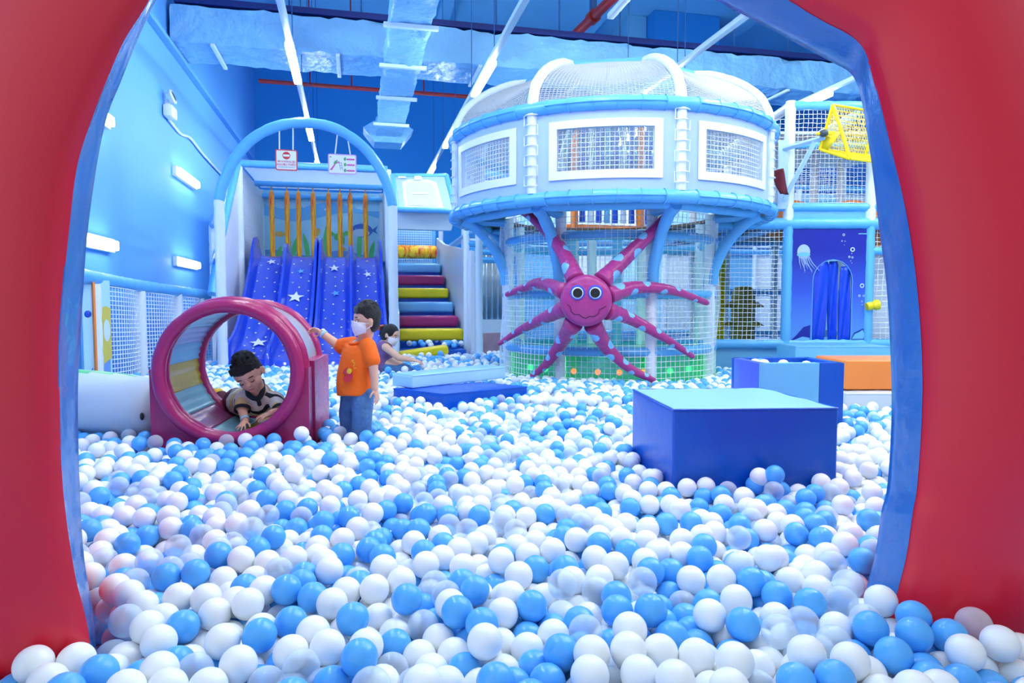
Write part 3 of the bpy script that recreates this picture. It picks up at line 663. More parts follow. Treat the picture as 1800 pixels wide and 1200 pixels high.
for px, w_ in ((1385, .45), (1492, .42)):                  # orange cushions on the upper deck
    MB().ell((px_x(px, .6), FY+.6, zd+.10), (w_*.8, .2, .26)).build('deck_cushion', 'orange', t)
mb = MB(); mb.box(((xa+xd)/2, FY+.1, (zb+FLOOR)/2), (xd-xa, .12, zb-FLOOR-.06), None, .02); mb.build('base_pad', 'sky', t)
p = fp(1528, 537); k_ = MB().lathe([(.001, -.07), (.045, -.07), (.05, -.02), (.035, .0), (.06, .03), (.06, .07), (.001, .075)], 20, Matrix.Translation((p.x, FY-.07, p.z)) @ Matrix.Rotation(R_(80), 4, 'Y')).build('knob', 'yellow', t)
MB().lathe([(.001, .076), (.04, .078), (.045, .07)], 16, Matrix.Translation((p.x, FY-.07, p.z)) @ Matrix.Rotation(R_(80), 4, 'Y')).build('knob_cap', 'dgrey', k_)

# jellyfish door panel
X = MT((0, FY-.03, 0)); x0, x1, z0, z1 = px_x(1386), px_x(1521), ZB(600), ZB(403); W = x1-x0; H = z1-z0
t2 = thing('door_panel', 'deep blue panel printed with a jellyfish and an arched flap doorway', 'panel', ((x0+x1)/2, FY, z0))
cx = x0 + W*.545; hw = W*.255; zs = z0+H*.545
def archp(hw, zs, n=12): return [(cx+hw*math.cos(math.pi*i/n), zs+hw*1.05*math.sin(math.pi*i/n)) for i in range(n+1)]
ap = archp(hw, zs)
mb = MB()
right = [(x1, z0), (x1, z1), (cx, z1)] + [p for p in reversed(ap[:7])] + [(cx+hw, z0)]
left = [(x0, z0), (cx-hw, z0)] + [p for p in reversed(ap[6:])] + [(cx, z1), (x0, z1)]
for poly in (right, left): mb.prism(poly, 0, .03, X)
g = bpy.data.materials.new('sea_gradient_print'); g.use_nodes = True; nt = g.node_tree; p_ = nt.nodes['Principled BSDF']
tc = nt.nodes.new('ShaderNodeTexCoord'); sx = nt.nodes.new('ShaderNodeSeparateXYZ'); nt.links.new(tc.outputs['Object'], sx.inputs[0])
cr = nt.nodes.new('ShaderNodeValToRGB'); el = cr.color_ramp.elements; el[0].position = .05; el[0].color = lin(88, 150, 232); el[1].position = .8; el[1].color = lin(26, 40, 158)
e = el.new(.45); e.color = lin(52, 88, 208)
dv = nt.nodes.new('ShaderNodeMath'); dv.operation = 'DIVIDE'; dv.inputs[1].default_value = H; nt.links.new(sx.outputs['Z'], dv.inputs[0]); nt.links.new(dv.outputs[0], cr.inputs[0])
nt.links.new(cr.outputs[0], p_.inputs['Base Color']); p_.inputs['Roughness'].default_value = .3; M['sea'] = g
def U_(a, b): return (x0+W*a, z0+H*b)
jc = U_(.16, .80); pr = 6
mb.disc(jc[0], jc[1], .075, X, .003, 1, .085); mb.disc(jc[0], jc[1]-.035, .078, X, .004, 2, .028)
for k in range(8):
    a = jc[0]-.055+k*.016; sw = .03+.012*k
    mb.tube([X @ Vector((a, -.004, jc[1]-.05)), X @ Vector((a+sw*.35+.01*math.sin(k), -.004, jc[1]-.13)), X @ Vector((a+sw+.02*math.sin(k*2), -.004, jc[1]-.20-.02*(k % 3)))], [.006, .005, .002], 5, m=1)
for (u, v, r) in ((.67, .95, .014), (.65, .895, .008), (.69, .893, .006), (.68, .86, .004), (.79, .82, .026), (.75, .755, .012), (.79, .75, .011), (.77, .72, .005), (.785, .70, .005), (.78, .785, .005), (.925, .50, .025), (.895, .41, .013), (.95, .41, .011), (.93, .36, .008), (.935, .33, .006)):
    p = U_(u, v); mb.ringf(p[0], p[1], r*.6, r, X, .003, 3, 16)
q = [U_(0, 0), U_(.27, 0), U_(.27, .15), U_(.18, .13), U_(.08, .05)]; mb.flat(q, X, .003, 4)
mb.flat([U_(0, 0), U_(.27, .0), U_(.26, .035), U_(.17, .045), U_(.08, .02)], X, .005, 2)
mb.flat([U_(.80, .02), U_(.97, .02), U_(.985, .06), U_(.96, .12), U_(.90, .10), U_(.84, .08)], X, .003, 4); mb.flat([U_(.81, .025), U_(.96, .025), U_(.975, .06), U_(.95, .105), U_(.90, .085), U_(.85, .07)], X, .005, 2)
mb.flat([U_(.86, .955), U_(.985, .955), U_(.985, .963), U_(.86, .963)], X, .003, 2)
o = mb.build('printed_sheet', ['sea', 'lilac', 'mural2', 'mwhite', 'navyprint'], t2, smooth=False)
mb = MB(); mb.tube([X @ Vector((p[0], -.0, p[1])) for p in [(cx+hw, z0)]+ap+[(cx-hw, z0)]], .004, 6); mb.build('edging', 'mural2', t2)
def flap(xl0, xr0, xl1, xr1, zt0, dy):
    mb = MB(); rows = []
    for j in range(17):
        v = j/16; e = v**1.5; row = []
        for i in range(9):
            u = i/8; xx = (xl0+(xl1-xl0)*e)*(1-u)+(xr0+(xr1-xr0)*e)*u; row.append(Vector((xx, FY-.005+dy+.018*math.sin(u*8+v*4), (zt0-(.04 if i in (0, 8) else 0))*(1-v)+(z0+.01)*v)))
        rows.append(row)
    mb.grid(rows); o = mb.build('flap', 'flap', t2); s_ = o.modifiers.new('thick', 'SOLIDIFY'); s_.thickness = .006
flap(cx-hw+.01, cx-.03, cx-hw+.0, cx-hw*.36, zs+hw*.97, 0); flap(cx-.03, cx+hw*.38, cx-hw*.12, cx+hw*.30, zs+hw*.98, .02); flap(cx+hw*.42, cx+hw-.01, cx+hw*.36, cx+hw-.01, zs+hw*.72, .0)
netp(cx-hw, cx+hw, z0, zs+hw, FY+.5, .05, .003, 'inner_net')

# yellow basket on its bracket
BY = 7.6
t = thing('target_basket', 'yellow tilted mesh basket on a pale steel wall bracket', 'basket', at(1445, 235, BY))
A1, B1, C1 = at(1464, 184, BY), at(1441, 262, BY+.12), at(1494, 279, BY-.02); ex = Vector((.62, .22, -.02))
for a, b in ((A1, C1), (A1, B1), (B1, C1)):
    MB().tube([a, b], .018, 8).build('frame_bar', 'ymetal', t); MB().tube([a+ex, b+ex], .018, 8).build('frame_bar', 'ymetal', t)
for a in (A1, B1, C1): MB().tube([a, a+ex], .014, 8).build('frame_bar', 'ymetal', t)
MB().add([B1, B1.lerp(A1, .42), C1.lerp(A1, .5), B1.lerp(C1, .25)], [(0, 1, 2, 3)]).build('gusset', 'ymetal', t).modifiers.new('thick', 'SOLIDIFY').thickness = .012
for nm_, (a, b) in (('mesh', (A1, C1)), ('mesh', (A1, B1)), ('mesh', (B1, C1))): MB().net(lambda u, v: a.lerp(b, u)+ex*v, 10, 18, .0026).build(nm_, 'ymetal', t)
MB().net(lambda u, v: A1.lerp(B1.lerp(C1, u), v), 12, 14, .002).build('mesh', 'ymetal', t)
P1, P2, P3, P4 = at(1377, 262, FY-.08), at(1450, 241, BY+.05), at(1377, 352, FY-.08), at(1432, 250, BY+.1)
MB().tube([P1, P2], .028, 4).build('bracket_arm', 'bracket', t); MB().tube([P3, P4], .028, 4).build('bracket_strut', 'bracket', t)
MB().box((P1.x, FY-.075, (P1.z+P3.z)/2), (.11, .025, .78), None, .005).build('mount_plate', 'bracket', t)
MB().ell(at(1448, 234, BY), (.05, .05, .04)).build('clamp', 'dgrey', t); MB().tube([at(1435, 235, BY), at(1462, 235, BY)], .016, 8).build('pin', 'ymetal', t)
# small cloth
p = at(1357, 300, 7.7)
mb = MB(); mb.grid([[p+Vector((u*.11+v*.09, .03*math.sin(u*5+v*4), -.26*v+u*.02*(1-v))) for u in np.linspace(0, 1, 8)] for v in np.linspace(0, 1, 10)])
o = mb.build('hanging_cloth', 'maroon'); o.modifiers.new('thick', 'SOLIDIFY').thickness = .01; tag(o, 'small plum cloth hanging on the net between tower and frame', 'cloth')
# olive tree-shaped post
p = at(1305, 600, 9.6)
t = thing('soft_tree', 'olive padded tree with pointed branches behind the net', 'soft tree', (p.x, p.y, FLOOR))
mb = MB(); zt_ = at(1305, 505, 9.6).z; mb.lathe([(.17, FLOOR), (.16, zt_-.1), (.12, zt_), (.001, zt_+.02)], 20, Matrix.Translation((p.x, p.y, 0))); mb.build('trunk', 'olive', t)
for k, z in enumerate((zt_-.25, zt_-.52, zt_-.78)):
    for an in range(0, 360, 90):
        a = R_(an+20); q = Vector((p.x, p.y, z)); MB().tube([q+Vector((math.cos(a)*.1, math.sin(a)*.1, 0)), q+Vector((math.cos(a)*.24, math.sin(a)*.24, .01)), q+Vector((math.cos(a)*.36, math.sin(a)*.36, -.02))], [.055, .04, .006], 8).build('branch', 'olive', t)
o = MB().box((at(1263, 540, 9.9).x, 9.9, .9), (.16, .1, 1.7), None, .03).build('padded_column', 'yellow'); tag(o, 'slim yellow padded column behind the net left of the olive tree', 'column')
# pale maze wall farther back, seen through all the nets
t = thing('maze_wall', 'pale blue padded maze wall seen through the nets behind the tower', 'play wall', RM(4, 12.0, FLOOR))
for k in range(9):
    d0 = 2.35+k*.95; mm = ('grey_panel', 'sky', 'white', 'mural')[k % 4]
    MB().box((d0, 12.0, 1.05), (.9, .06, 1.85), X0, .02).build('lower_panel', mm, t)
    MB().box((d0, 12.0, 2.65), (.9, .05, 1.1), X0, .02).build('upper_panel', ('white', 'mural', 'grey_panel')[k % 3], t)
    MB().foam([RM(d0-.475, 11.95, FLOOR), RM(d0-.475, 11.95, 3.3)], .05, 8).build('post', 'wpipe', t)
for z in (2.02, 3.3): MB().foam([RM(1.9, 11.93, z), RM(10.6, 11.93, z)], .055, 8).build('rail', 'pipe', t)
# silver strip curtain and low camouflage board left of the tower
a, b = gw(848, 600, 10.6), gw(896, 600, 10.6)
t = thing('silver_curtain', 'silver ribbed sheet hanging between stairs and tower', 'curtain', (a.x, a.y, .7))
mb = MB(); mb.grid([[a.lerp(b, u*1.3)+Vector((0, .03*math.sin(u*40), z-a.z)) for u in np.linspace(0, 1, 60)] for z in (.78, 1.2, 1.9)]); mb.build('sheet', 'silver', t).modifiers.new('thick', 'SOLIDIFY').thickness = .01
MB().foam([a+Vector((0, 0, 1.95-a.z)), b+Vector((.2, .1, 1.95-b.z))], .04, 8).build('rod', 'pipe', t)
a, b = gw(842, 592, 9.7), gw(900, 592, 9.7); an = math.atan2(b.y-a.y, b.x-a.x)
o = MB().box((.25, 0, .38), (.55, .06, .46), MT((a.x, a.y, 0), an), .01).build('low_board', 'camo'); tag(o, 'low pinkish mottled board below the silver sheet', 'board')
t = thing('rail_bridge', 'stack of blue padded rails linking stairs and tower', 'rails', RM(2.0, 10.4, 1.9))
for py in (413, 428, 442, 456):
    a, b = gw(820, py, 9.6), gw(905, py+2, 9.6); MB().foam([a, b], .045, 8).build('rail', 'pipe', t)
for px in (820, 905): a = gw(px, 410, 9.6); MB().foam([Vector((a.x, a.y, FLOOR)), a+Vector((0, 0, .2))], .05, 8).build('post', 'wpipe', t)

# ================================================================== SLIDES
D0, D1 = -1.55, .43
prof_path = spline([Vector((0, w_, z)) for w_, z in ((12.1, 1.79), (11.75, 1.79), (11.45, 1.73), (10.9, 1.36), (10.3, .94), (9.8, .63), (9.4, .46), (9.05, .37), (8.82, .325), (8.70, .22))], 6)
def slide_unit(da, db, lab, stars):
    t = thing('slide', lab, 'slide', RM((da+db)/2, 10.3, FLOOR), 'blue twin slides')
    W = db-da; cs = [(0, -.03), (.0, .20), (.012, .235), (.045, .235), (.06, .2), (.075, .05), (.11, .012), (.25, 0), (.41, .012), (.445, .05), (.465, .13), (.485, .165), (.515, .165), (.535, .13), (.555, .05), (.59, .012), (.75, 0), (.89, .012), (.925, .05), (.94, .2), (.955, .235), (.988, .235), (1, .2), (1, -.03)]
    rows = []; n = len(prof_path)
    cum = [0]
    for a, b in zip(prof_path, prof_path[1:]): cum.append(cum[-1]+(b-a).length)
    for i, p in enumerate(prof_path):
        tg = (prof_path[min(i+1, n-1)]-prof_path[max(i-1, 0)]).normalized(); nn = Vector((0, -tg.z, tg.y)); nn = nn if nn.z > 0 else -nn
        k = 1+.45*math.exp(-((p.y-11.4)/.35)**2) - .45*max(0, (9.0-p.y)/.3 if p.y < 9.0 else 0)
        if p.y > 11.65: k *= max(.25, 1-(p.y-11.65)*3)
        rows.append([RM(da+u*W, p.y+nn.y*h*k, p.z+nn.z*h*k) for u, h in cs])
    mb = MB(); mb.grid(rows)
    def spt(u, s, up):                                     # point on the lane at lateral u and distance s down the slope
        s = max(0, min(cum[-1]-1e-3, s)); i = max(j for j in range(n) if cum[j] <= s); i = min(i, n-2); f = (s-cum[i])/(cum[i+1]-cum[i]); p = prof_path[i].lerp(prof_path[i+1], f)
        tg = (prof_path[i+1]-prof_path[i]).normalized(); nn = Vector((0, -tg.z, tg.y)); nn = nn if nn.z > 0 else -nn
        return RM(da+u*W, p.y+nn.y*up, p.z+nn.z*up)
    for (u, s, r, mm) in stars:
        P = star(0, 0, r, .3*math.sin(u*40)); mb.add([spt(u, s, .022)]+[spt(u+x/W, s-z*1.15, .02) for x, z in P], [(0, i+1, (i+1) % 10+1) for i in range(10)], mm)
    rr = random.Random(int(da*100)+5)
    for lane in (.25, .75):
        for c in (-.13, .0, .13):
            for k in range(13):
                u = lane+c+rr.uniform(-.02, .02); s = .75+k*.24+(.12 if c else 0)+rr.uniform(-.03, .03)
                if any(abs(u-a)*W < r+.02 and abs(s-b) < r+.03 for a, b, r, _ in stars) or s > cum[-1]-.3: continue
                mb.add([spt(u, s, .019)]+[spt(u+.013*math.cos(a)/W, s+.016*math.sin(a), .018) for a in np.linspace(0, 6.283, 9)[:-1]], [(0, i+1, (i+1) % 8+1) for i in range(8)], 1)
    o = mb.build('slide_bed', ['slide', 'star_w', 'star_b', 'star_y'], t, ang=50)
    # solid sides under the bed
    for u in (0, 1):
        mb = MB(); P = [RM(da+u*W+(.004 if u == 0 else -.004), p.y, p.z) for p in prof_path]; Q = [RM(da+u*W+(.004 if u == 0 else -.004), p.y, FLOOR+.02) for p in prof_path]
        mb.grid([P, Q]); mb.build('side_skirt', 'slide', t).modifiers.new('thick', 'SOLIDIFY').thickness = .008
dm = (D0+D1)/2
slide_unit(D0, dm-.004, 'deep blue twin lane slide nearer the side wall, left of the other', [(.28, .78, .075, 1), (.74, 1.05, .06, 2), (.70, 1.75, .125, 1), (.30, 2.95, .12, 1), (.28, 3.35, .045, 3)])
slide_unit(dm+.004, D1, 'deep blue twin lane slide next to the striped stairs', [(.24, .95, .09, 1), (.76, 1.12, .075, 1), (.27, 1.65, .07, 2), (.78, 1.9, .065, 2), (.76, .72, .03, 3)])

# slide house
t = thing('slide_house', 'white padded shelter with a canopy and sea mural over the slide tops', 'shelter', RM(-.5, 12, FLOOR))
zc = 3.13; wf, wb_, wm = 11.05, 12.5, 13.5; l_, r_ = -1.68, .52
MB().foam([RM(l_, wf, zc), RM(r_, wf, zc)], .055, 10).build('front_bar', 'pipe', t)
MB().foam([RM(l_, wb_, zc-.05), RM(r_, wb_, zc-.05)], .05, 10).build('roller_bar', 'pipe', t)
MB().foam([RM(l_, wm-.06, zc-.12), RM(r_, wm-.06, zc-.12)], .045, 10).build('mural_bar', 'pipe', t)
MB().box(((l_+r_)/2, (wf+wm)/2, zc+.05), (r_-l_, wm-wf, .02), X0).build('canopy', 'canopy', t)
MB().box(((l_+r_)/2, (wb_+wm)/2-.1, 1.72), (r_-l_, wm-wb_+.9, .06), X0, .01).build('deck', 'sky', t)
for d, w_ in ((l_, wf), (r_, wf), (l_, wm), (r_, wm)): MB().foam([RM(d, w_, FLOOR), RM(d, w_, zc)], .055, 10).build('post', 'wpipe', t)
for s, d in ((-1, l_-.02), (1, r_+.02)):
    q = [(11.1, zc), (wm, zc), (wm, FLOOR+.1), (9.1, FLOOR+.1), (9.1, 1.1), (9.7, 1.7), (10.3, 2.3)] if s < 0 else [(11.1, zc), (wm, zc), (wm, FLOOR+.1), (11.1, FLOOR+.1)]
    MB().add([RM(d+s*o_, w_, z) for o_ in (0, .04) for w_, z in q], [tuple(range(len(q))), tuple(reversed(range(len(q), 2*len(q))))]+[(i, (i+1) % len(q), (i+1) % len(q)+len(q), i+len(q)) for i in range(len(q))]).build('side_panel', 'white', t, smooth=False)
P = spline([RM(l_-.02, wf, zc), RM(l_-.04, 10.3, 2.42), RM(l_-.05, 9.5, 1.65), RM(l_-.05, 9.1, 1.15)], 5)
MB().foam(P, .055, 10).build('slanted_bar', 'pipe', t)
MB().net(lambda u, v: RM(l_+.03, wf+(wm-wf)*u, 1.8+(zc-1.85)*v), 40, 26, .004).build('side_net', 'net', t)
X = MR((l_+r_)/2, wm, 0); hw_ = (r_-l_)/2
mb = MB(); mb.box((0, .03, 2.42), (2*hw_, .05, 1.42), X)
def wave(z0, amp, ph, fq, zlow=1.72): return [(-hw_, zlow)]+[(x, z0+amp*math.sin(x*fq+ph)) for x in np.linspace(-hw_, hw_, 30)][::1]+[(hw_, zlow)]
mb.flat([(-hw_, 2.55)]+[(x, 2.86+.07*math.sin(x*4+1)) for x in np.linspace(-hw_, hw_, 26)]+[(hw_, 2.55)]+[(x, 2.66+.09*math.sin(x*3)) for x in np.linspace(hw_, -hw_, 26)], X, .003, 1)
mb.flat(wave(1.98, .05, 0, 5), X, .004, 2); mb.flat(wave(1.90, .05, 2, 7), X, .005, 1)
def weed(x, z, h, lean, wd=.045):
    a = [(x+lean*s*s+wd*math.sin(s*3.14)**.7*(1), z+h*s) for s in np.linspace(0, 1, 10)]; b = [(x+lean*s*s-wd*math.sin(s*3.14)**.7, z+h*s) for s in np.linspace(1, 0, 10)]
    mb.flat(a+b[1:-1], X, .006, 3)
for a in ((-.62, 1.78, .75, -.05), (-.55, 1.78, .5, .08), (-.28, 1.8, .55, -.08), (-.82, 1.76, .35, .06), (.02, 1.8, .75, .06), (.66, 1.78, .8, .04), (.88, 1.78, .45, .07), (.32, 1.78, .3, -.04)): weed(*a)
wx, wz = .72, 2.42
mb.disc(wx, wz, .2, X, .007, 4, .13); mb.disc(wx-.02, wz-.045, .165, X, .008, 5, .075); mb.flat([(wx+.17, wz), (wx+.30, wz+.1), (wx+.26, wz), (wx+.30, wz-.06)], X, .007, 4)
mb.disc(wx-.11, wz+.03, .014, X, .009, 2)
tx, tz = .30, 2.30                                          # swimming turtle
mb.disc(tx, tz, .11, X, .007, 3, .07, rot=.4); mb.disc(tx+.13, tz+.06, .045, X, .007, 3); mb.flat([(tx-.06, tz+.03), (tx-.17, tz+.12), (tx-.14, tz)], X, .007, 3); mb.flat([(tx+.02, tz-.05), (tx+.09, tz-.17), (tx+.10, tz-.02)], X, .007, 3)
mb.disc(-.78, 2.32, .08, X, .007, 6, .05); mb.flat([(-.72, 2.32), (-.63, 2.38), (-.63, 2.26)], X, .007, 6); mb.disc(-.12, 2.36, .09, X, .007, 6, .055, rot=1); mb.disc(.36, 2.06, .06, X, .007, 6, .035)
for (x, z, r) in ((-.34, 2.85, .03), (-.02, 2.95, .04), (.05, 2.8, .022), (.98, 2.62, .04), (.9, 2.2, .03), (-.9, 2.6, .025), (.55, 2.75, .02), (-.45, 2.2, .025)): mb.disc(x, z, r, X, .007, 5)
mb.build('mural_wall', ['mural', 'mural2', 'mural3', 'mgreen', 'mwhale', 'mwhite', 'myel'], t, smooth=False)

# orange hanging rollers
proto = None
for k, (px, pb) in enumerate(((478, 452), (505, 452), (525, 452), (551, 453), (578, 454), (598, 454), (616, 446), (643, 455))):
    p = gw(px-1, 330, wb_); z0 = gw(px, pb, wb_).z; z1 = zc-.10; H_ = z1-z0; r = .042
    lab = 'orange padded roller hanging over the slide tops, ' + ('leftmost of the row', 'second from the left', 'third from the left', 'fourth from the left', 'fifth from the left', 'sixth from the left', 'second from the right end', 'rightmost, in front of the printed whale')[k]
    t = thing('hanging_roller', lab, 'roller', Vector((p.x, p.y, z0)), 'orange hanging rollers')
    X = MT((p.x, p.y, z0))
    mb = MB(); mb.lathe([(.001, 0), (r*.9, .005), (r, .03)]+[(r*(1+.02*math.sin(q*20)), .03+(H_-.2)*q) for q in np.linspace(0, 1, 8)]+[(r*.8, H_-.1), (r*.4, H_-.06), (.001, H_-.05)], 16, X @ Matrix.Rotation(k*1.3, 4, 'Z')); mb.build('roller_sleeve', 'flame', t)
    MB().tube([X @ Vector((0, 0, H_-.07)), X @ Vector((0, 0, H_))], .012, 6).build('strap', 'orange', t)

# ------------------------------------------------------------------ entrance arch with two hung signs
W_A = 8.61
t = thing('pipe_arch', 'tall blue padded pipe arch on white legs in front of the slides', 'arch', gw(537, 640, W_A))
pts = [gw(px, py, W_A) for px, py in ((385, 352), (393, 320), (414, 277), (445, 243), (490, 221), (540, 216), (590, 226), (635, 255), (665, 292), (684, 335), (690, 362))]
MB().foam(spline(pts, 5), .062, 12, tie=.35).build('bow', 'pipe', t)
for a, px in ((pts[0], 385), (pts[-1], 691)): MB().foam([Vector((a.x, a.y, FLOOR)), a], .06, 12).build('leg', 'wpipe', t)
a = pts[0]; b = RM(l_-.1, wf-.6, 2.3)
for z in (2.05, 1.55): MB().foam([Vector((a.x, a.y, z+.12)), RM(l_-.12, 9.6, z)], .045, 8).build('side_rail', 'pipe', t)
MB().foam([RM(l_-.12, 9.6, FLOOR), RM(l_-.12, 9.6, 2.05)], .05, 8).build('side_post', 'wpipe', t)
def sign(pxs, pys, strings, lab, name):
    W_S = W_A-.01; a, b = gw(pxs[0], pys[1], W_S), gw(pxs[1], pys[1], W_S); c = gw((pxs[0]+pxs[1])/2, pys[0], W_S)
    d = (a.x*CT+a.y*ST+b.x*CT+b.y*ST)/2; w_ = (b-a).length; h = c.z-(a.z+b.z)/2; z = (a.z+b.z)/2
    t = thing(name, lab, 'sign', RM(d, W_S, z)); X = MR(d, W_S, z)
    for p, q in strings: P = gw(*p, W_S+.01); Q = gw(*q, W_S+.01); MB().tube([P, Q], .008, 6).build('string', 'white', t)
    return t, X, w_, h
def rrect(x0, z0, x1, z1, r, k=4):
    o = []
    for cx_, cz_, a0 in ((x1-r, z0+r, -90), (x1-r, z1-r, 0), (x0+r, z1-r, 90), (x0+r, z0+r, 180)): o += [(cx_+r*math.cos(R_(a0+90*i/k)), cz_+r*math.sin(R_(a0+90*i/k))) for i in range(k+1)]
    return o
t, X, w_, h = sign((484.5, 523), (263, 299.5), (((491, 222), (491, 265)), ((515, 218), (515, 266))), 'white square sign with red edge and no entry mark, hung from the blue arch', 'hanging_sign')
mb = MB(); mb.prism(rrect(-w_/2, 0, w_/2, h, .02), 0, .012, X, 1); mb.flat(rrect(-w_/2+.012, .012, w_/2-.012, h-.012, .012), X, .001, 0)
mb.disc(0, h*.715, h*.185, X, .002, 1, n=32); mb.flat([(-h*.15, h*.665), (h*.15, h*.665), (h*.15, h*.765), (-h*.15, h*.765)], X, .003, 0)
b_ = mb.build('board', ['signw', 'signr'], t, smooth=False)
text('BÉ KHÔNG ĐI', h*.128, X @ Matrix.Translation((0, -.004, h*.42)), 'signr', 'lettering', b_); text('NGƯỢC CHIỀU', h*.128, X @ Matrix.Translation((0, -.004, h*.275)), 'signr', 'lettering', b_); text('DO NOT GO THIS WAY', h*.072, X @ Matrix.Translation((0, -.004, h*.15)), 'signgrey', 'lettering', b_)
t, X, w_, h = sign((577, 627), (271, 306), (((594, 228), (589, 271)), ((610, 236), (616, 273))), 'lilac edged picture sign showing a small slide, hung from the blue arch', 'hanging_sign')
mb = MB(); mb.prism(rrect(-w_/2, 0, w_/2, h, .02), 0, .012, X, 1); mb.flat(rrect(-w_/2+.012, .012, w_/2-.012, h-.012, .012), X, .001, 0)
s = w_
mb.flat([(-.45*s, .15*s), (-.37*s, .12*s), (-.22*s, .36*s), (-.10*s, .40*s), (-.10*s, .45*s), (-.24*s, .42*s), (-.40*s, .19*s)], X, .002, 2)
for k in range(3): mb.flat([(-.12*s+.04*s*k/2, .40*s-.09*s*k), (-.04*s+.04*s*k/2, .41*s-.09*s*k), (-.04*s+.04*s*k/2, .395*s-.09*s*k), (-.12*s+.04*s*k/2, .385*s-.09*s*k)], X, .002, 4)
for dx in (-.125, -.05): mb.flat([(dx*s, .42*s), (dx*s+.015*s, .42*s), (dx*s+.07*s, .14*s), (dx*s+.055*s, .14*s)], X, .002, 4)
mb.disc(-.25*s, .40*s, .045*s, X, .003, 3, .07*s, rot=-.5); mb.disc(-.19*s, .47*s, .03*s, X, .003, 3)
for k, z in enumerate((.535, .335, .13)):
    mb.flat(rrect(.14*s, (z-.03)*s, .44*s, (z+.03)*s, .012), X, .002, 2); mb.disc(.09*s, z*s, .045*s, X, .003, 3, .055*s); mb.disc(.10*s, (z+.05)*s, .025*s, X, .0035, 3)
mb.flat([(-.44*s, .58*s), (-.38*s, .58*s), (-.38*s, .62*s), (-.44*s, .62*s)], X, .002, 4)
mb.build('board', ['signw', 'signp', 'signpink', 'signg', 'mwhale'], t, smooth=False)

# ------------------------------------------------------------------ stairs
t = thing('soft_stairs', 'padded stairs in yellow, plum and light blue rolls between white side walls', 'stairs', RM(1.05, 11, FLOOR))
sd0, sd1 = .60, 1.52; cols = ['yellow', 'plum', 'sky', 'yellow', 'plum', 'sky']; tops = [578, 555, 530.5, 506, 483.5, 462.5]
for k in range(6):
    w_ = 9.72+.55*k; c_ = RM(1.0, w_, 0); z = at(740, tops[k], c_.y).z; h = .17
    MB().box(((sd0+sd1)/2, w_+.16, z-h/2), (sd1-sd0, .34, h), X0, .05, seg=4).build('tread_roll', cols[k], t)
    MB().box(((sd0+sd1)/2, w_+.30, z-h/2-.10), (sd1-sd0-.02, .5, h+.05), X0, .01).build('riser', 'royal', t)
MB().box(((sd0+sd1)/2, 13.15, 1.62), (sd1-sd0, .8, .3), X0, .02).build('landing', 'sky', t)
MB().box((1.0, 9.45, .30), (.95, .5, .22), X0, .03).build('bottom_ledge', 'royal', t)
for d in (sd0-.05, sd1+.06): MB().add([RM(d+o_, w_, z) for o_ in (-.025, .025) for w_, z in ((9.3, FLOOR), (13.4, FLOOR), (13.4, 2.3), (12.4, 2.1), (9.3, 1.75 if d > 1 else .9))], [(0, 1, 2, 3, 4), (9, 8, 7, 6, 5)]+[(i, i+5, (i+1) % 5+5, (i+1) % 5) for i in range(5)]).build('side_wall', 'white', t, smooth=False)
MB().foam([RM(sd1+.1, 9.05, at(840, 400, 9.2).z), RM(sd1+.1, 11.2, 2.02), RM(sd1+.1, 13.2, 1.98)], .05, 10).build('hand_rail', 'pipe', t)
for w_ in (9.05, 10.3, 11.5, 12.7): MB().foam([RM(sd1+.1, w_, FLOOR), RM(sd1+.1, w_, 2.0 if w_ > 9.1 else 2.35)], .05, 10).build('rail_post', 'wpipe', t)
mb = MB(); mb.net(lambda u, v: RM(sd0+.9*u, 13.75, 1.8+.75*v), 20, 16, .005); mb.build('back_net', 'net', t)
MB().box((1.05, 13.95, 2.2), (1.1, .05, .95), X0, .01).build('back_panel', 'mural2', t)
a, b = gw(698, 442, 13.0), gw(768, 442, 13.0)
o = MB().lathe([(.001, 0), (.11, .01), (.125, .04), (.125, (b-a).length-.04), (.11, (b-a).length-.01), (.001, (b-a).length)], 24, MT(a, TH) @ Matrix.Rotation(R_(90), 4, 'Y')).build('top_roller', 'flame', t)
for px in (692, 775): a = gw(px, 442, 13.05); MB().foam([Vector((a.x, a.y, 1.7)), Vector((a.x, a.y, 2.5))], .045, 8).build('roller_post', 'wpipe', t)

t = thing('slanted_canopy', 'slanted lilac vinyl canopy with a printed window above the stairs', 'canopy', RM(1.0, 10, 2.4))
A, B, C, D = gw(697, 368, 9.7), gw(801, 371, 9.7), gw(785, 309, 10.7), gw(690, 309, 10.7)
def bil(u, v): return A.lerp(B, u).lerp(D.lerp(C, u), v)
mb = MB()
def bq(pts, off, mm): mb.add([bil(u, v)+Vector((.1*off, -off, off*.6)) for u, v in pts], [tuple(range(len(pts)))], mm)
mb.add([bil(u, v) for u, v in ((0, 0), (1, 0), (1, 1), (0, 1))]+[bil(u, v)+Vector((0, .03, -.03)) for u, v in ((0, 0), (1, 0), (1, 1), (0, 1))], [(0, 1, 2, 3), (7, 6, 5, 4), (0, 4, 5, 1), (1, 5, 6, 2), (2, 6, 7, 3), (3, 7, 4, 0)])
bq([(.14, .06), (.80, .06), (.80, .12), (.78, .8), (.62, .88), (.30, .88), (.16, .8)], .006, 1); bq([(.2, .1), (.73, .1), (.73, .5), (.70, .72), (.58, .78), (.34, .78), (.22, .72)], .012, 2); bq([(.3, .42), (.62, .42), (.6, .47), (.32, .47)], .016, 1); bq([(.38, .84), (.54, .84), (.52, .97), (.40, .97)], .018, 1); bq([(.1, .90), (.24, .90), (.24, .96), (.1, .96)], .018, 1)
mb.build('sheet', ['lilac', 'white', 'grey_panel'], t, smooth=False)
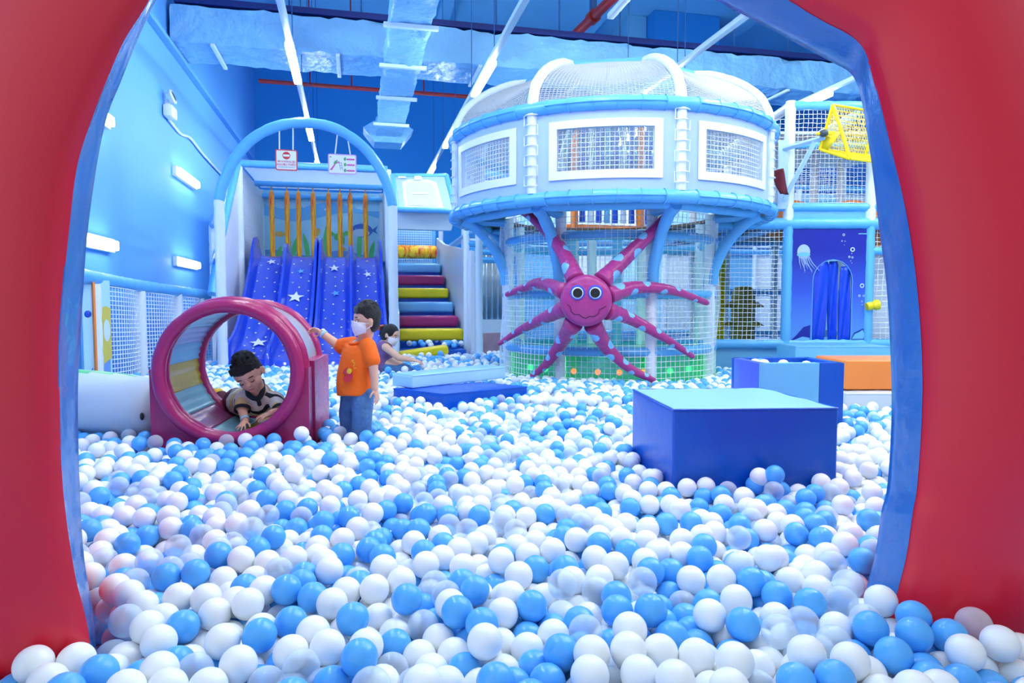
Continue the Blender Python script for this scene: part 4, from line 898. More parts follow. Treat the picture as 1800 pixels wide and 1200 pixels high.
for a, b in ((A, B), (B, C), (C, D), (D, A)): MB().foam([a, b], .04, 10).build('edge_bar', 'pipe', t)
E, F_ = RM(.62, 11.6, A.z-.05), RM(1.6, 11.6, A.z-.05)
mb = MB(); mb.add([A, B, F_, E]+[p+Vector((0, 0, -.03)) for p in (A, B, F_, E)], [(0, 1, 2, 3), (7, 6, 5, 4), (0, 4, 5, 1), (1, 5, 6, 2), (2, 6, 7, 3), (3, 7, 4, 0)]); mb.build('soffit', 'canopy', t, smooth=False)
MB().foam([E, F_], .04, 10).build('edge_bar', 'pipe', t)

# ================================================================== TUNNEL
TU = RM(0, 3.75*CT+1.556*ST, 0); tc0 = at(402, 655, 3.75)
t = thing('tunnel', 'pink barrel crawl tunnel with striped lining and clear roof on a pink base', 'tunnel', (tc0.x, tc0.y+.3, FLOOR))
XT = Matrix.Translation(tc0) @ Matrix.Rotation(R_(6.5), 4, 'Z'); LT = .64; RO = .368; rt = .038
def tring(y, R, r, rz=1.0): return [XT @ Vector((R*math.cos(a), y, R*math.sin(a))) for a in np.linspace(0, 2*math.pi, 65)[:-1]]
def wr(n, r): return [r*(1+.025*math.sin(i*2.4)+.02*math.sin(i*5.1)) for i in range(n)]
MB().tube(tring(0, RO, rt), wr(64, rt), 16, True).build('front_ring', 'magenta', t)
MB().tube(tring(.085, RO+.015, rt), wr(64, rt*1.05), 16, True).build('inner_ring', 'magenta', t)
MB().tube(tring(LT, RO, rt), wr(64, rt*1.05), 16, True).build('back_ring', 'magenta', t)
seg_cols = ['yellow', 'sky', 'plum', 'aqua', 'yellow', 'sky', 'yellow', 'sky2', 'lav', 'sky', 'clear', 'clear']
M['sky2'] = mat('pale_sky_vinyl', (150, 205, 228), .28, .04, 4, .3, 10); M['lav'] = mat('lavender_vinyl', (150, 160, 215), .28, .04, 4, .3, 10); M['ochre'] = mat('ochre_vinyl', (190, 165, 45), .25, .05, 4, .3, 10)
M['aqua2'] = mat('teal_vinyl', (118, 178, 196), .25, .05, 4, .3, 10); M['plum2'] = mat('dusty_plum_vinyl', (150, 70, 120), .25, .05, 4, .3, 10)
segs = [(-62, -38, 'aqua2'), (-88, -62, 'ochre'), (-112, -88, 'aqua2'), (-136, -112, 'plum2'), (-160, -136, 'aqua2'), (-186, -160, 'ochre'), (-204, -186, 'sky'), (-222, -204, 'lav'), (-242, -222, 'sky2'), (-38, -12, 'plum2')]
for a0, a1, mm in segs:
    mb = MB(); mb.grid([[XT @ Vector(((RO-.012+.004*math.sin(i*1.7))*math.cos(R_(a0+(a1-a0)*i/10)), y, (RO-.012)*math.sin(R_(a0+(a1-a0)*i/10)))) for i in range(11)] for y in np.linspace(0, LT, 8)])
    mb.build('lining_strip', mm, t).modifiers.new('thick', 'SOLIDIFY').thickness = .012
mb = MB(); mb.grid([[XT @ Vector(((RO+.005)*math.cos(R_(-12+130*i/24)), y, (RO+.005)*math.sin(R_(-12+130*i/24)))) for i in range(25)] for y in np.linspace(.09, LT, 8)]); mb.build('clear_roof', 'panec', t).modifiers.new('thick', 'SOLIDIFY').thickness = .004
# base: two cradle plates with a hollow
ztop = -.0; hw_ = .425; zb0 = FLOOR-tc0.z
def cradle(y0, y1, top, x=hw_):
    R = RO-.005; a0 = math.asin(max(-1, min(1, top/R)))
    arcp = [(R*math.cos(a), R*math.sin(a)) for a in np.linspace(math.pi-a0, 2*math.pi+a0, 33)]
    pts = [(-x, zb0), (-x, top)] + arcp + [(x, top), (x, zb0)]
    V = [XT @ Vector((p[0], y, p[1])) for y in (y0, y1) for p in pts]; n = len(pts); F = []
    mb = MB(); m = len(arcp)
    V += [XT @ Vector((p[0], y, zb0)) for y in (y0, y1) for p in arcp]
    for side, fl in ((0, False), (1, True)):
        o_ = side*n; bb = 2*n+side*m
        Q = [(o_+0, o_+1, o_+2, bb+0)]+[(bb+i, o_+2+i, o_+3+i, bb+i+1) for i in range(m-1)]+[(bb+m-1, o_+1+m, o_+m+2, o_+m+3)]
        F += [tuple(reversed(q)) if fl else q for q in Q]
    F += [(i+1, i, i+n, i+1+n) for i in range(n-1)]
    F += [(0, 2*n, 2*n+m, n)]+[(2*n+i, 2*n+i+1, 2*n+m+i+1, 2*n+m+i) for i in range(m-1)]+[(3*n-n+m-1, n-1, 2*n-1, 2*n+2*m-1)]
    mb.add(V, F); return mb
b1 = cradle(.02, .13, .02).build('base_plate', 'magenta', t, ang=30)
b2 = cradle(.15, LT+.03, .05, hw_+.012).build('base_block', 'magenta', t, ang=30)

# ================================================================== SOFT BLOCKS
OBST = []                                                  # footprints the balls keep out of: (polygon, top)
def block(P, z0, z1, mside, mtop, name, lab, front=None, bev=.012, cat='soft block', grp=None):
    P = [Vector((p[0], p[1], 0)) for p in P]
    t = thing(name, lab, cat, (sum(p.x for p in P)/len(P), sum(p.y for p in P)/len(P), z0), grp)
    b = bmesh.new(); n = len(P); vs = [b.verts.new((p.x, p.y, z0)) for p in P]+[b.verts.new((p.x, p.y, z1-.004)) for p in P]
    b.faces.new(list(reversed(vs[:n])))
    for i in range(n): b.faces.new((vs[i], vs[(i+1) % n], vs[(i+1) % n+n], vs[i+n]))
    b.faces.new(vs[n:]); bmesh.ops.recalc_face_normals(b, faces=list(b.faces)); bmesh.ops.bevel(b, geom=list(b.edges), offset=bev, segments=3, profile=.6, affect='EDGES')
    MB().bm(b).build('cover', mside, t)
    if mtop:
        c = sum(P, Vector())/n; mb = MB(); rows = []; N = 14
        if n == 4:
            ins = [p+(c-p)*.012 for p in P]
            for j in range(N+1): rows.append([ins[0].lerp(ins[1], i/N).lerp(ins[3].lerp(ins[2], i/N), j/N)+Vector((0, 0, z1+.010*math.sin(math.pi*i/N)**.5*math.sin(math.pi*j/N)**.5+.002*math.sin(i*2+j))) for i in range(N+1)])
            mb.grid(rows); mb.build('top_sheet', mtop, t)
        mb = MB(); mb.tube([p+(c-p)*.008+Vector((0, 0, z1-.004)) for p in P], .006, 6, True); mb.build('piping', mside if mside != 'royal2' else 'royal', t)
    OBST.append(([(p.x, p.y) for p in P], z1)); return t
t = block([(.69, 2.90), (1.418, 2.94), (1.338, 3.62), (.636, 3.58)], FLOOR, .600, 'royal', 'aqua', 'soft_block', 'large royal blue padded block with a pale aqua top in the middle of the pit')
# planter box full of balls
PX = [(1.49, 4.10), (2.02, 4.13), (1.99, 4.56), (1.46, 4.53)]
t = thing('ball_box', 'open padded box with light blue and royal front, play balls inside', 'box', (1.74, 4.33, FLOOR)); zt_ = .69; wl = .055
def wallp(a, b, mm, name='wall', par=None, z0=FLOOR, z1=zt_, inn=wl):
    a, b = Vector((a[0], a[1], 0)), Vector((b[0], b[1], 0)); d = (b-a).normalized(); nn = Vector((-d.y, d.x, 0))
    q = [a, b, b+nn*inn, a+nn*inn]; bm_ = bmesh.new(); vs = [bm_.verts.new((p.x, p.y, z)) for z in (z0, z1) for p in q]
    for f in ((3, 2, 1, 0), (4, 5, 6, 7), (0, 1, 5, 4), (1, 2, 6, 5), (2, 3, 7, 6), (3, 0, 4, 7)): bm_.faces.new([vs[i] for i in f])
    bmesh.ops.bevel(bm_, geom=list(bm_.edges), offset=.008, segments=2, profile=.6, affect='EDGES'); return MB().bm(bm_).build(name, mm, par)
f0, f1 = Vector(PX[0]), Vector(PX[1]); fm = f0.lerp(f1, .71)
wallp(PX[0], (fm.x, fm.y), 'sky', 'front_panel', t); wallp((fm.x, fm.y), PX[1], 'royal', 'front_panel', t)
wallp(PX[1], PX[2], 'royal', 'side_panel', t); wallp(PX[2], PX[3], 'royal', 'back_panel', t); wallp(PX[3], PX[0], 'royal_lit', 'side_panel', t)  # left panel's brighter blue is light painted into the royal vinyl
OBST.append((PX, 9))
# slabs on the left
C = Vector((-.79, 5.38, 0)); e1 = Vector((.70, .714, 0)); e2 = Vector((-.714, .70, 0))
L1 = [C, C+e1*1.05, C+e1*1.05+e2*.27, C+e2*.27]
C2 = Vector((-.515, 5.12, 0)); e3 = Vector((.82, .57, 0)).normalized(); e4 = Vector((-.80, .60, 0)).normalized()
L2 = [C2, C2+e3*.78, C2+e3*.78+e4*.5, C2+e4*.55]
block([(p.x, p.y) for p in L2], FLOOR, .365, 'royal', 'royal2', 'soft_slab', 'low royal blue padded slab sunk in the balls under a pale blue slab')
block([(p.x, p.y) for p in L1], .372, .475, 'mural', 'aqua', 'soft_slab', 'pale blue padded slab lying on top of the royal blue slab'); OBST.pop()
OBST.append(([(p.x, p.y) for p in L1], .48))
# right behind the arch: orange block on grey slab
a = at(1490, 633, 5.2); b = at(1640, 633, 5.2)
block([(a.x-.05, 5.1), (b.x, 5.1), (b.x, 5.8), (a.x-.05, 5.8)], FLOOR, .37, 'silver2' if 'silver2' in M else 'grey_panel', 'grey_panel', 'soft_slab', 'pale grey padded slab under the orange block beside the arch')
block([(a.x+.0, 5.22), (b.x, 5.22), (b.x, 5.75), (a.x, 5.75)], .385, at(900, 633, 5.22).z, 'orange', None, 'soft_block', 'bright orange padded block on a grey slab beside the red arch'); OBST.pop()
a = at(1398, 620, 7.0); b = at(1552, 620, 7.0)
block([(a.x, 7.0), (b.x+.1, 7.0), (b.x+.1, 7.5), (a.x, 7.5)], FLOOR, at(900, 609, 7.0).z, 'sky', 'sky', 'soft_bench', 'long light blue padded bench below the jellyfish panel', cat='bench')
# pad at the foot of the stairs
a, b = gw(707, 632, 8.95), gw(792, 620, 9.05); an = TH+.1
o = MB().box((.33, .1, .35), (.66, .28, .11), MT((a.x, a.y, 0), an) @ Matrix.Rotation(-.12, 4, 'Y'), .035, seg=3).build('soft_wedge', 'yellow'); tag(o, 'yellow padded wedge half buried in balls at the stair foot', 'soft block')

# ================================================================== PEOPLE
def basis(o, f, up):
    f = Vector(f).normalized(); up = Vector(up); up = (up - f*up.dot(f)).normalized(); l = up.cross(f)
    m = Matrix((f, l, up)).transposed().to_4x4(); m.translation = Vector(o); return m
def hand(mb, wr, fw, back, L=.10, curl=(.35, .3, .35, .45), spread=.2, thumb=1, tcurl=.3):
    m = basis(wr, fw, back)                                # x along the hand, z out of its back
    pal = L*.50
    b = bmesh.new(); bmesh.ops.create_uvsphere(b, u_segments=14, v_segments=10, radius=1)
    for v in b.verts: c = v.co; v.co = Vector((pal*.55*(1+c.x*1.05), c.y*L*.21*(1+.18*c.x), c.z*L*.105))
    mb.bm(b, 0, m)
    for k, (fl, y) in enumerate(((.44, .155), (.50, .052), (.46, -.05), (.36, -.145))):
        y *= thumb; p = Vector((pal*.86, y*L, 0)); a = 0; r = L*.058*(.86 if k == 3 else 1); dirn = math.atan2(y, 1)*spread*6
        q = m @ p
        for s_, sl in enumerate((.46, .32, .26)):
            a += curl[k]*(.8 if s_ == 0 else 1); p2 = p+Vector((math.cos(a)*math.cos(dirn), math.cos(a)*math.sin(dirn), -math.sin(a)))*fl*L*sl
            mb.cap(m @ p, r*(1-.1*s_), m @ p2, r*(.9-.1*s_), 8); p = p2
    p = Vector((pal*.22, thumb*L*.15, -L*.02))
    for s_, (ax, ay, az) in enumerate(((.55, .75, -.25), (.82, .45, -.3-tcurl*.5))):
        p2 = p+Vector((ax, thumb*ay, az)).normalized()*L*(.24 if s_ == 0 else .19); mb.cap(m @ p, L*.068, m @ p2, L*.056, 8); p = p2
def head_shape(mb, m, k=1.0):
    E = lambda c, r: mb.ell(Vector(c)*k, tuple(x*k for x in r), m, 0, 24, 16)
    E((-.012, 0, .02), (.088, .076, .082)); E((.022, 0, -.035), (.062, .058, .062)); E((.045, 0, -.068), (.032, .034, .026)); E((.03, .03, -.03), (.045, .032, .04)); E((.03, -.03, -.03), (.045, .032, .04))
    E((.045, 0, .03), (.038, .055, .045)); E((.086, 0, -.018), (.016, .013, .014)); E((.078, 0, -.002), (.012, .009, .024)); E((.077, 0, -.047), (.012, .02, .009)); E((.068, .03, .018), (.012, .02, .008)); E((.068, -.03, .018), (.012, .02, .008))
    for s_ in (-1, 1): E((-.008, .078*s_, -.012), (.017, .009, .027)); E((-.012, .086*s_, -.004), (.012, .006, .018))
def eyes(m, parent, k=1.0, lid=.5):
    for s_ in (-1, 1):
        if lid < .22:                                      # looking down: only the dark lash line shows
            MB().tube([m @ (Vector(p)*k) for p in ((.0835, s_*.018, .001), (.0855, s_*.026, -.003), (.083, s_*.036, -.003), (.077, s_*.045, .001))], [.0016, .0030, .0030, .0016], 6).build('eye', 'hair', parent)
            MB().tube([m @ (Vector((.0765, s_*.016, .021))*k), m @ (Vector((.081, s_*.030, .0255))*k), m @ (Vector((.070, s_*.047, .022))*k)], .003*k, 6).build('eyebrow', 'hair', parent); continue
        e = MB().ell(Vector((.0745, .031*s_, .0005))*k, (.010*k, .0145*k, .0062*k*lid*2), m, 0, 14, 10).build('eye', 'eyew', parent)
        MB().ell(Vector((.0815, .031*s_, -.0005))*k, (.0045*k, .0105*k, .0068*k*lid*2), m, 0, 12, 8).build('iris', 'hair', e)
        MB().tube([m @ (Vector((.0765, s_*.016, .021))*k), m @ (Vector((.081, s_*.030, .0255))*k), m @ (Vector((.070, s_*.047, .022))*k)], .003*k, 6).build('eyebrow', 'hair', parent)

# ---- boy in the orange shirt
Yb = 3.95
t = thing('person', 'child in orange shirt, jeans and white mask standing by the pink tunnel, one arm raised', 'person', (at(628, 690, Yb).x, Yb, FLOOR))
bf = Vector((-.76, -.65, 0)); bl = Vector((.65, -.76, 0)); hipc = at(629, 690, Yb); shc = at(633, 604, Yb+.01)
hm = basis(at(644, 563, Yb-.01), (-.90, -.42, -.06), (0, 0, 1)) @ Matrix.Diagonal((.86, .97, 1, 1))
mb = MB(); head_shape(mb, hm, .97)
mb.cap(at(645, 585, Yb), .040, at(637, 604, Yb), .045)
sl, sr = shc+bl*.088+Vector((0, 0, -.012)), shc-bl*.088+Vector((0, 0, -.012))
mb.cap(shc+Vector((0, 0, -.03)), .062, hipc+Vector((0, 0, .04)), .072); mb.cap(sl, .036, sr, .036)
el = at(656, 638, Yb-.10); wl_ = at(659, 683, Yb-.11)
mb.cap(sl, .036, el, .029); mb.cap(el, .029, wl_, .020)
hand(mb, wl_, (.10, .0, -1) if False else (.28, -.05, -.95), (.85, -.45, .2), .098, (.35, .3, .3, .35), .2, -1)
er = at(597, 609, Yb+.06); wr_ = at(566, 585, Yb+.08)
mb.cap(sr, .036, er, .031); mb.cap(er, .031, wr_, .021)
hand(mb, wr_, (-.92, .05, .42), (.05, .75, .6), .095, (.6, .5, .5, .6), .2, -1)
kl, kr = at(637, 728, Yb-.08), at(613, 724, Yb+.04)
hl, hr = hipc+bl*.05, hipc-bl*.05
al, ar = at(632, 770, Yb-.06), at(617, 764, Yb+.07)
for h_, k_, a_ in ((hl, kl, al), (hr, kr, ar)):
    mb.cap(h_, .058, k_, .042); a_.z = FLOOR+.05; mb.cap(k_, .042, a_, .030); mb.cap(a_, .032, a_+bf*.10+Vector((0, 0, -.022)), .026)
body = remesh(mb.build('body', 'skin', t), .0034, 3)
eyes(hm, t, .97, .26)
mb = MB(); E = lambda c, r: mb.ell(Vector(c), r, hm, 0, 26, 18)
E((-.020, 0, .032), (.084, .080, .074)); E((-.036, 0, -.005), (.056, .074, .066)); E((-.010, 0, .048), (.082, .072, .058))
rr = random.Random(4)
for k in range(70):
    a = rr.uniform(-2.6, 2.6); el_ = rr.uniform(.35, 1.4); d = Vector((math.cos(a)*math.cos(el_)*.08-.015, math.sin(a)*math.cos(el_)*.071, math.sin(el_)*.07+.045)); mb.cap(hm @ d, .011, hm @ (d*1.03+Vector((.012, .004, -.012 if el_ < .8 else .0))), .004, 6)
for k in range(9): y = -.055+k*.0135; mb.cap(hm @ Vector((.055, y, .075)), .012, hm @ Vector((.078-abs(y)*.35, y*1.05, .042+rr.uniform(-.004, .006))), .005, 6)
remesh(mb.build('hair', 'hair', t), .0045, 2)
def mask_part(m, k=1.0):
    mb = MB(); rows = []
    for j in range(13):
        v = j/12; fr = .101+.008*math.sin(math.pi*v)-.016*v+.0016*math.cos(v*18.8); row = []
        for i in range(19):
            u = i/9-1; row.append(m @ (Vector((fr+(.024-fr)*abs(u)**3.2, u*.072*(1-.10*abs(2*v-1)), (.006-.018*abs(u)**2)*(1-v)-.090*v+.022*v*abs(u)**2))*k))
        rows.append(row)
    o = mb.grid(rows).build('face_mask', 'mask', t); q = o.modifiers.new('thick', 'SOLIDIFY'); q.thickness = .003; q.offset = 1; return o
mk = mask_part(hm, .97)
for s_ in (-1, 1):
    for dz in (-.012, -.062): MB().tube(spline([hm @ Vector((.045, .056*s_, dz)), hm @ Vector((.02, .073*s_, dz*.6-.008)), hm @ Vector((-.012, .084*s_, -.012 if dz > -.03 else -.03))], 4), .0022, 5).build('ear_loop', 'mask', mk)
# shirt
mb = MB(); rows = []; NS = 36
for z, rx, ry, fx in ((1.0, .034, .046, .010), (.965, .050, .075, .006), (.93, .074, .105, .004), (.82, .088, .116, .006), (.62, .094, .116, .014), (.40, .100, .114, .020), (.2, .104, .116, .020), (.05, .106, .118, .016), (-.03, .105, .118, .014)):
    c = hipc.lerp(shc+Vector((0, 0, .012)), z) + bf*fx + Vector((0, 0, 0))
    rows.append([c + bf*(rx*math.cos(a)*(1+.02*math.sin(3*a+z*9))) + bl*(ry*math.sin(a)) + Vector((0, 0, .006*math.sin(2*a+z*4))) for a in np.linspace(0, 2*math.pi, NS+1)[:-1]])
mb.grid(rows, closed_u=True); mb.f.append(tuple(range(NS))); mb.m.append(0); mb.f.append(tuple(reversed(range(8*NS, 9*NS)))); mb.m.append(0)
e2_ = sl.lerp(el, .82); mb.cap(sl+Vector((0, 0, .002)), .050, e2_, .047); mb.cap(sr+Vector((0, 0, .002)), .050, sr.lerp(er, .78), .050)
sh = remesh(mb.build('shirt', 'shirt', t), .005, 5)
mb = MB(); mb.tube([shc+Vector((0, 0, .02))+bf*(.012+.046*math.cos(a))+bl*(.056*math.sin(a))+Vector((0, 0, -.018*math.cos(a))) for a in np.linspace(0, 6.283, 25)[:-1]], .0075, 8, True); mb.build('collar', 'shirt', t)
# printed letters and a plain patch on the chest
X = Matrix.Translation(at(624, 645, Yb-.10)) @ Matrix.Rotation(R_(-38), 4, 'Z') @ Matrix.Rotation(R_(0), 4, 'X')
q = at(623.5, 638, Yb) + Vector((-.0, 0, 0))
def onshirt(px, py, push=.0):                              # point on the shirt front under this pixel
    f_ = (py-602)/88; rx, ry = .096+.006*f_, .117; c = (shc.lerp(hipc, f_)) + bf*(.012+.006*f_); x = at(px, py, Yb).x
    best = None
    for a in np.linspace(-1.5, 1.8, 120):
        p = c + bf*(rx+.008+push)*math.cos(a) + bl*(ry+.008+push)*math.sin(a); p.z = at(px, py, p.y).z; dx = abs(p.x - at(px, py, p.y).x)
        if best is None or dx < best[0]: best = (dx, p, a)
    return best[1], best[2]
for ch, px, py, rot in (('B', 619.5, 634, -45), ('A', 622, 638, -60), ('L', 623.5, 642.5, -75), ('E', 624, 647, -90)):
    p, a = onshirt(px, py, .004); nn = (bf*math.cos(a)+bl*math.sin(a)).normalized()
    text(ch, .021, Matrix.Translation(p) @ Matrix.Rotation(math.atan2(nn.y, nn.x)+math.pi/2, 4, 'Z') @ Matrix.Rotation(R_(-rot-0), 4, 'Y'), 'star_y', 'lettering', sh)
def patch(pts, mm, push):
    V = [onshirt(px, py, push)[0] for px, py in pts]; c = sum(V, Vector())/len(V); MB().add([c+Vector((-.004, -.004, 0))]+V, [(0, i+1, (i+1) % len(V)+1) for i in range(len(V))]).build('chest_print', mm, sh)
patch([(611+9*math.cos(a), 659+13*math.sin(a)) for a in np.linspace(0, 6.283, 17)[:-1]], 'signr', .012)
patch([(614+4.5*math.cos(a), 652+5*math.sin(a)) for a in np.linspace(0, 6.283, 17)[:-1]], 'star_y', .016)
# jeans
mb = MB(); mb.cap(hipc+bl*.03+Vector((0, 0, .01)), .082, hipc-bl*.03+Vector((0, 0, .01)), .082)
for h_, k_, a_ in ((hl, kl, al), (hr, kr, ar)): mb.cap(h_, .074, k_, .058); mb.cap(k_, .058, a_+Vector((0, 0, .01)), .052)
remesh(mb.build('jeans', 'denim', t), .005, 4)
for a_ in (al, ar):
    mb = MB(); mb.cap(a_+Vector((0, 0, -.022)), .034, a_+bf*.11+Vector((0, 0, -.022)), .029); mb.build('shoe', 'dgrey', t)
d = (wr_-er).normalized(); mb = MB(); mb.tube([wr_-d*.022, wr_-d*.004], .0265, 16, caps=False); mb.build('wristband', 'band', t).modifiers.new('thick', 'SOLIDIFY').thickness = .003
sc = wr_-d*.012+Vector((.0, -.01, .024)); MB().ell(sc, (.012, .01, .010)).build('band_tag', 'white', t)

# ---- boy crawling in the tunnel
Yc = 4.02
t = thing('person', 'child in striped shirt and maroon trousers crawling inside the pink tunnel', 'person', (at(440, 740, Yc).x, Yc, .3))
hm = basis(at(437, 657, Yc-.03), (.20, -.83, -.52), (-.28, -.35, .85))
nk = at(455, 690, Yc+.05); ch = at(458, 704, Yc+.10); hp = at(418, 706, Yc+.36)
sR, sL = at(428, 699, Yc+.03), at(486, 703, Yc+.07)
eR, wR = at(426, 720, Yc-.02), at(431, 739, Yc-.08); eL, wL = at(492, 722, Yc-.02), at(476, 726, Yc-.08)
mb = MB(); head_shape(mb, hm, 1.03); mb.cap(hm @ Vector((-.02, 0, -.05)), .045, nk, .045)
mb.cap(nk, .05, ch, .07); mb.cap(ch, .075, hp, .075); mb.cap(sR, .034, sL, .034)
mb.cap(sR, .035, eR, .029); mb.cap(eR, .029, wR, .021); mb.cap(sL, .035, eL, .029); mb.cap(eL, .029, wL, .021)
hand(mb, wR, (-.05, -.92, -.38), (0, -.3, .95), .098, (.15, .12, .12, .15), .45, 1, .1)
hand(mb, wL, (-.72, -.62, -.28), (.1, -.3, .95), .098, (.25, .2, .2, .25), .45, -1, .1)
k1, k2 = at(400, 716, Yc+.40), at(432, 722, Yc+.36); f1_, f2_ = at(386, 694, Yc+.52), at(415, 716, Yc+.6)
for k_, f_ in ((k1, f1_), (k2, f2_)): mb.cap(hp, .06, k_, .05); mb.cap(k_, .046, f_, .032)
remesh(mb.build('body', 'skin', t), .0034, 3); eyes(hm, t, 1.03, .2)
MB().tube([hm @ (Vector((.083, -.017, -.050))*1.03), hm @ (Vector((.0885, 0, -.048))*1.03), hm @ (Vector((.083, .017, -.050))*1.03)], .0042, 6).build('mouth', 'lip', t)
mb = MB(); E = lambda c, r: mb.ell(Vector(c), r, hm, 0, 26, 18)
E((-.022, 0, .034), (.090, .083, .080)); E((-.04, 0, .0), (.065, .08, .072)); E((.0, 0, .052), (.080, .070, .058))
for k in range(80):
    a = rr.uniform(-3.1, 3.1); el_ = rr.uniform(.2, 1.4); d = Vector((math.cos(a)*math.cos(el_)*.085-.02, math.sin(a)*math.cos(el_)*.075, math.sin(el_)*.085+.05)); mb.cap(hm @ d, .013, hm @ (d*1.05+Vector((.006, .0, .0))), .004, 6)
for k in range(9): y = -.06+k*.015; mb.cap(hm @ Vector((.05, y, .085)), .014, hm @ Vector((.082-abs(y)*.35, y*1.08, .058+rr.uniform(-.004, .006))), .006, 6)
remesh(mb.build('hair', 'hair', t), .0045, 2)
mb = MB(); mb.cap(nk+Vector((0, .03, -.005)), .062, ch, .094); mb.cap(ch, .094, hp, .090); mb.cap(sR+Vector((.01, .01, 0)), .052, sL+Vector((-.01, .01, 0)), .052)
mb.cap(sR, .047, sR.lerp(eR, .62), .046); mb.cap(sL, .049, sL.lerp(eL, .72), .046)
sh = remesh(mb.build('shirt', 'stripes', t), .005, 4)
for s0, e0, f_ in ((sR, eR, .62), (sL, eL, .72)):
    d = (e0-s0).normalized(); c = s0.lerp(e0, f_)+d*.03; MB().tube([c-d*.014, c+d*.008], .0475, 18, caps=False).build('cuff', 'collar', t).modifiers.new('thick', 'SOLIDIFY').thickness = .004
mb = MB(); P = [at(px, py, Yc+dy) for px, py, dy in ((460, 668, .10), (462, 685, .03), (456, 698, -.015), (447, 700, -.02), (437, 694, -.0), (432, 684, .05))]
mb.tube(spline(P, 5), [.016]*26, 8); mb.tube(spline([at(452, 698, Yc-.02), at(455, 706, Yc-.025), at(457, 713, Yc-.02)], 4), .013, 8); remesh(mb.build('collar', 'collar', t), .005, 3)
mb = MB(); mb.cap(hp, .094, hp.lerp(ch, .18), .088)
for k_, f_ in ((k1, f1_), (k2, f2_)): mb.cap(hp, .084, k_, .066); mb.cap(k_, .064, k_.lerp(f_, .75), .05)
remesh(mb.build('trousers', 'maroon', t), .006, 4)
for f_, k_ in ((f1_, k1), (f2_, k2)): d = (f_-k_).normalized(); mb = MB(); mb.cap(f_-d*.02, .038, f_+d*.03, .034); mb.cap(f_+d*.02, .034, f_+d*.02+Vector((-.03, -.06, .02)), .027); remesh(mb.build('sock', 'sock', t), .006, 2)
d = (wR-eR).normalized(); MB().tube([wR-d*.02, wR-d*.004], .026, 16, caps=False).build('wristband', 'band', t).modifiers.new('thick', 'SOLIDIFY').thickness = .003

# ---- woman behind
Yw = 7.5
t = thing('person', 'woman in purple sleeveless top and face mask kneeling in the balls by the striped stairs', 'person', (at(676, 640, Yw).x, Yw, FLOOR))
hm = basis(at(687, 589, Yw), (.82, -.30, -.34), (.35, 0, .9)) @ Matrix.Diagonal((.9, .97, 1, 1))
hp = at(673, 636, Yw+.02); sc_ = at(675, 610, Yw); sN = at(678, 610, Yw-.13); sF = at(674, 610, Yw+.13)
eN, wN = at(702, 629, Yw-.16), at(724, 632, Yw-.12); eF, wF = at(700, 628, Yw+.14), at(722, 631, Yw+.08)
mb = MB(); head_shape(mb, hm, 1.08); mb.cap(hm @ Vector((-.02, 0, -.05)), .045, at(678, 605, Yw), .05)
mb.cap(sc_+Vector((0, 0, .0)), .085, hp, .10); mb.cap(sN, .04, sF, .04)
for s_, e_, w_ in ((sN, eN, wN), (sF, eF, wF)): mb.cap(s_, .045, e_, .036); mb.cap(e_, .036, w_, .024)
hand(mb, wN, (.95, -.1, -.2), (.2, -.2, .95), .15, (.3, .3, .3, .3), .3, 1); hand(mb, wF, (.95, -.1, -.2), (.2, .2, .95), .15, (.3, .3, .3, .3), .3, -1)
kn = at(712, 640, Yw-.06); kf = at(712, 638, Yw+.14); kn.z = kf.z = .28
mb.cap(hp, .1, kn, .075); mb.cap(hp, .1, kf, .075); hp2 = Vector((hp.x-.12, hp.y, FLOOR+.1)); mb.cap(kn, .07, hp2+Vector((0, -.08, 0)), .05); mb.cap(kf, .07, hp2+Vector((0, .1, 0)), .05)
remesh(mb.build('body', 'skin', t), .008, 3); eyes(hm, t, 1.08)
mb = MB(); E = lambda c, r: mb.ell(Vector(c)*1.08, tuple(x*1.08 for x in r), hm, 0, 22, 14)
E((-.02, 0, .03), (.094, .086, .084)); E((-.045, 0, -.01), (.07, .082, .075)); E((-.11, 0, .035), (.045, .05, .045)); E((-.13, .02, -.01), (.025, .03, .045)); remesh(mb.build('hair', 'hair', t), .007, 2)
for q in (-.012, .018): MB().tube([hm @ Vector((-.118, -.03+q, .07)), hm @ Vector((-.165, -.03+q, .045)), hm @ Vector((-.165, -.03+q, -.0))], .011, 8).build('hair_clip', 'clip', t)
mk = mask_part(hm, 1.08)
MB().tube([hm @ Vector((.05, -.064, -.03)), hm @ Vector((-.005, -.092, -.01))], .004, 5).build('ear_loop', 'mask', mk)
mb = MB(); mb.cap(sc_+Vector((0, 0, -.012)), .095, hp, .115); mb.cap(hp, .115, hp+Vector((.02, 0, -.06)), .12)
for s_ in (-1, 1): mb.cap(sc_+Vector((0, s_*.07, .03)), .045, sc_+Vector((.02, s_*.06, -.05)), .06)
remesh(mb.build('top', 'purple', t), .009, 4)
mb = MB(); mb.cap(hp+Vector((0, 0, -.05)), .115, kn, .086); mb.cap(hp+Vector((0, 0, -.05)), .115, kf, .086); mb.cap(kn, .08, hp2+Vector((0, -.08, 0)), .06); mb.cap(kf, .08, hp2+Vector((0, .1, 0)), .06); remesh(mb.build('jeans', 'denim', t), .01, 4)

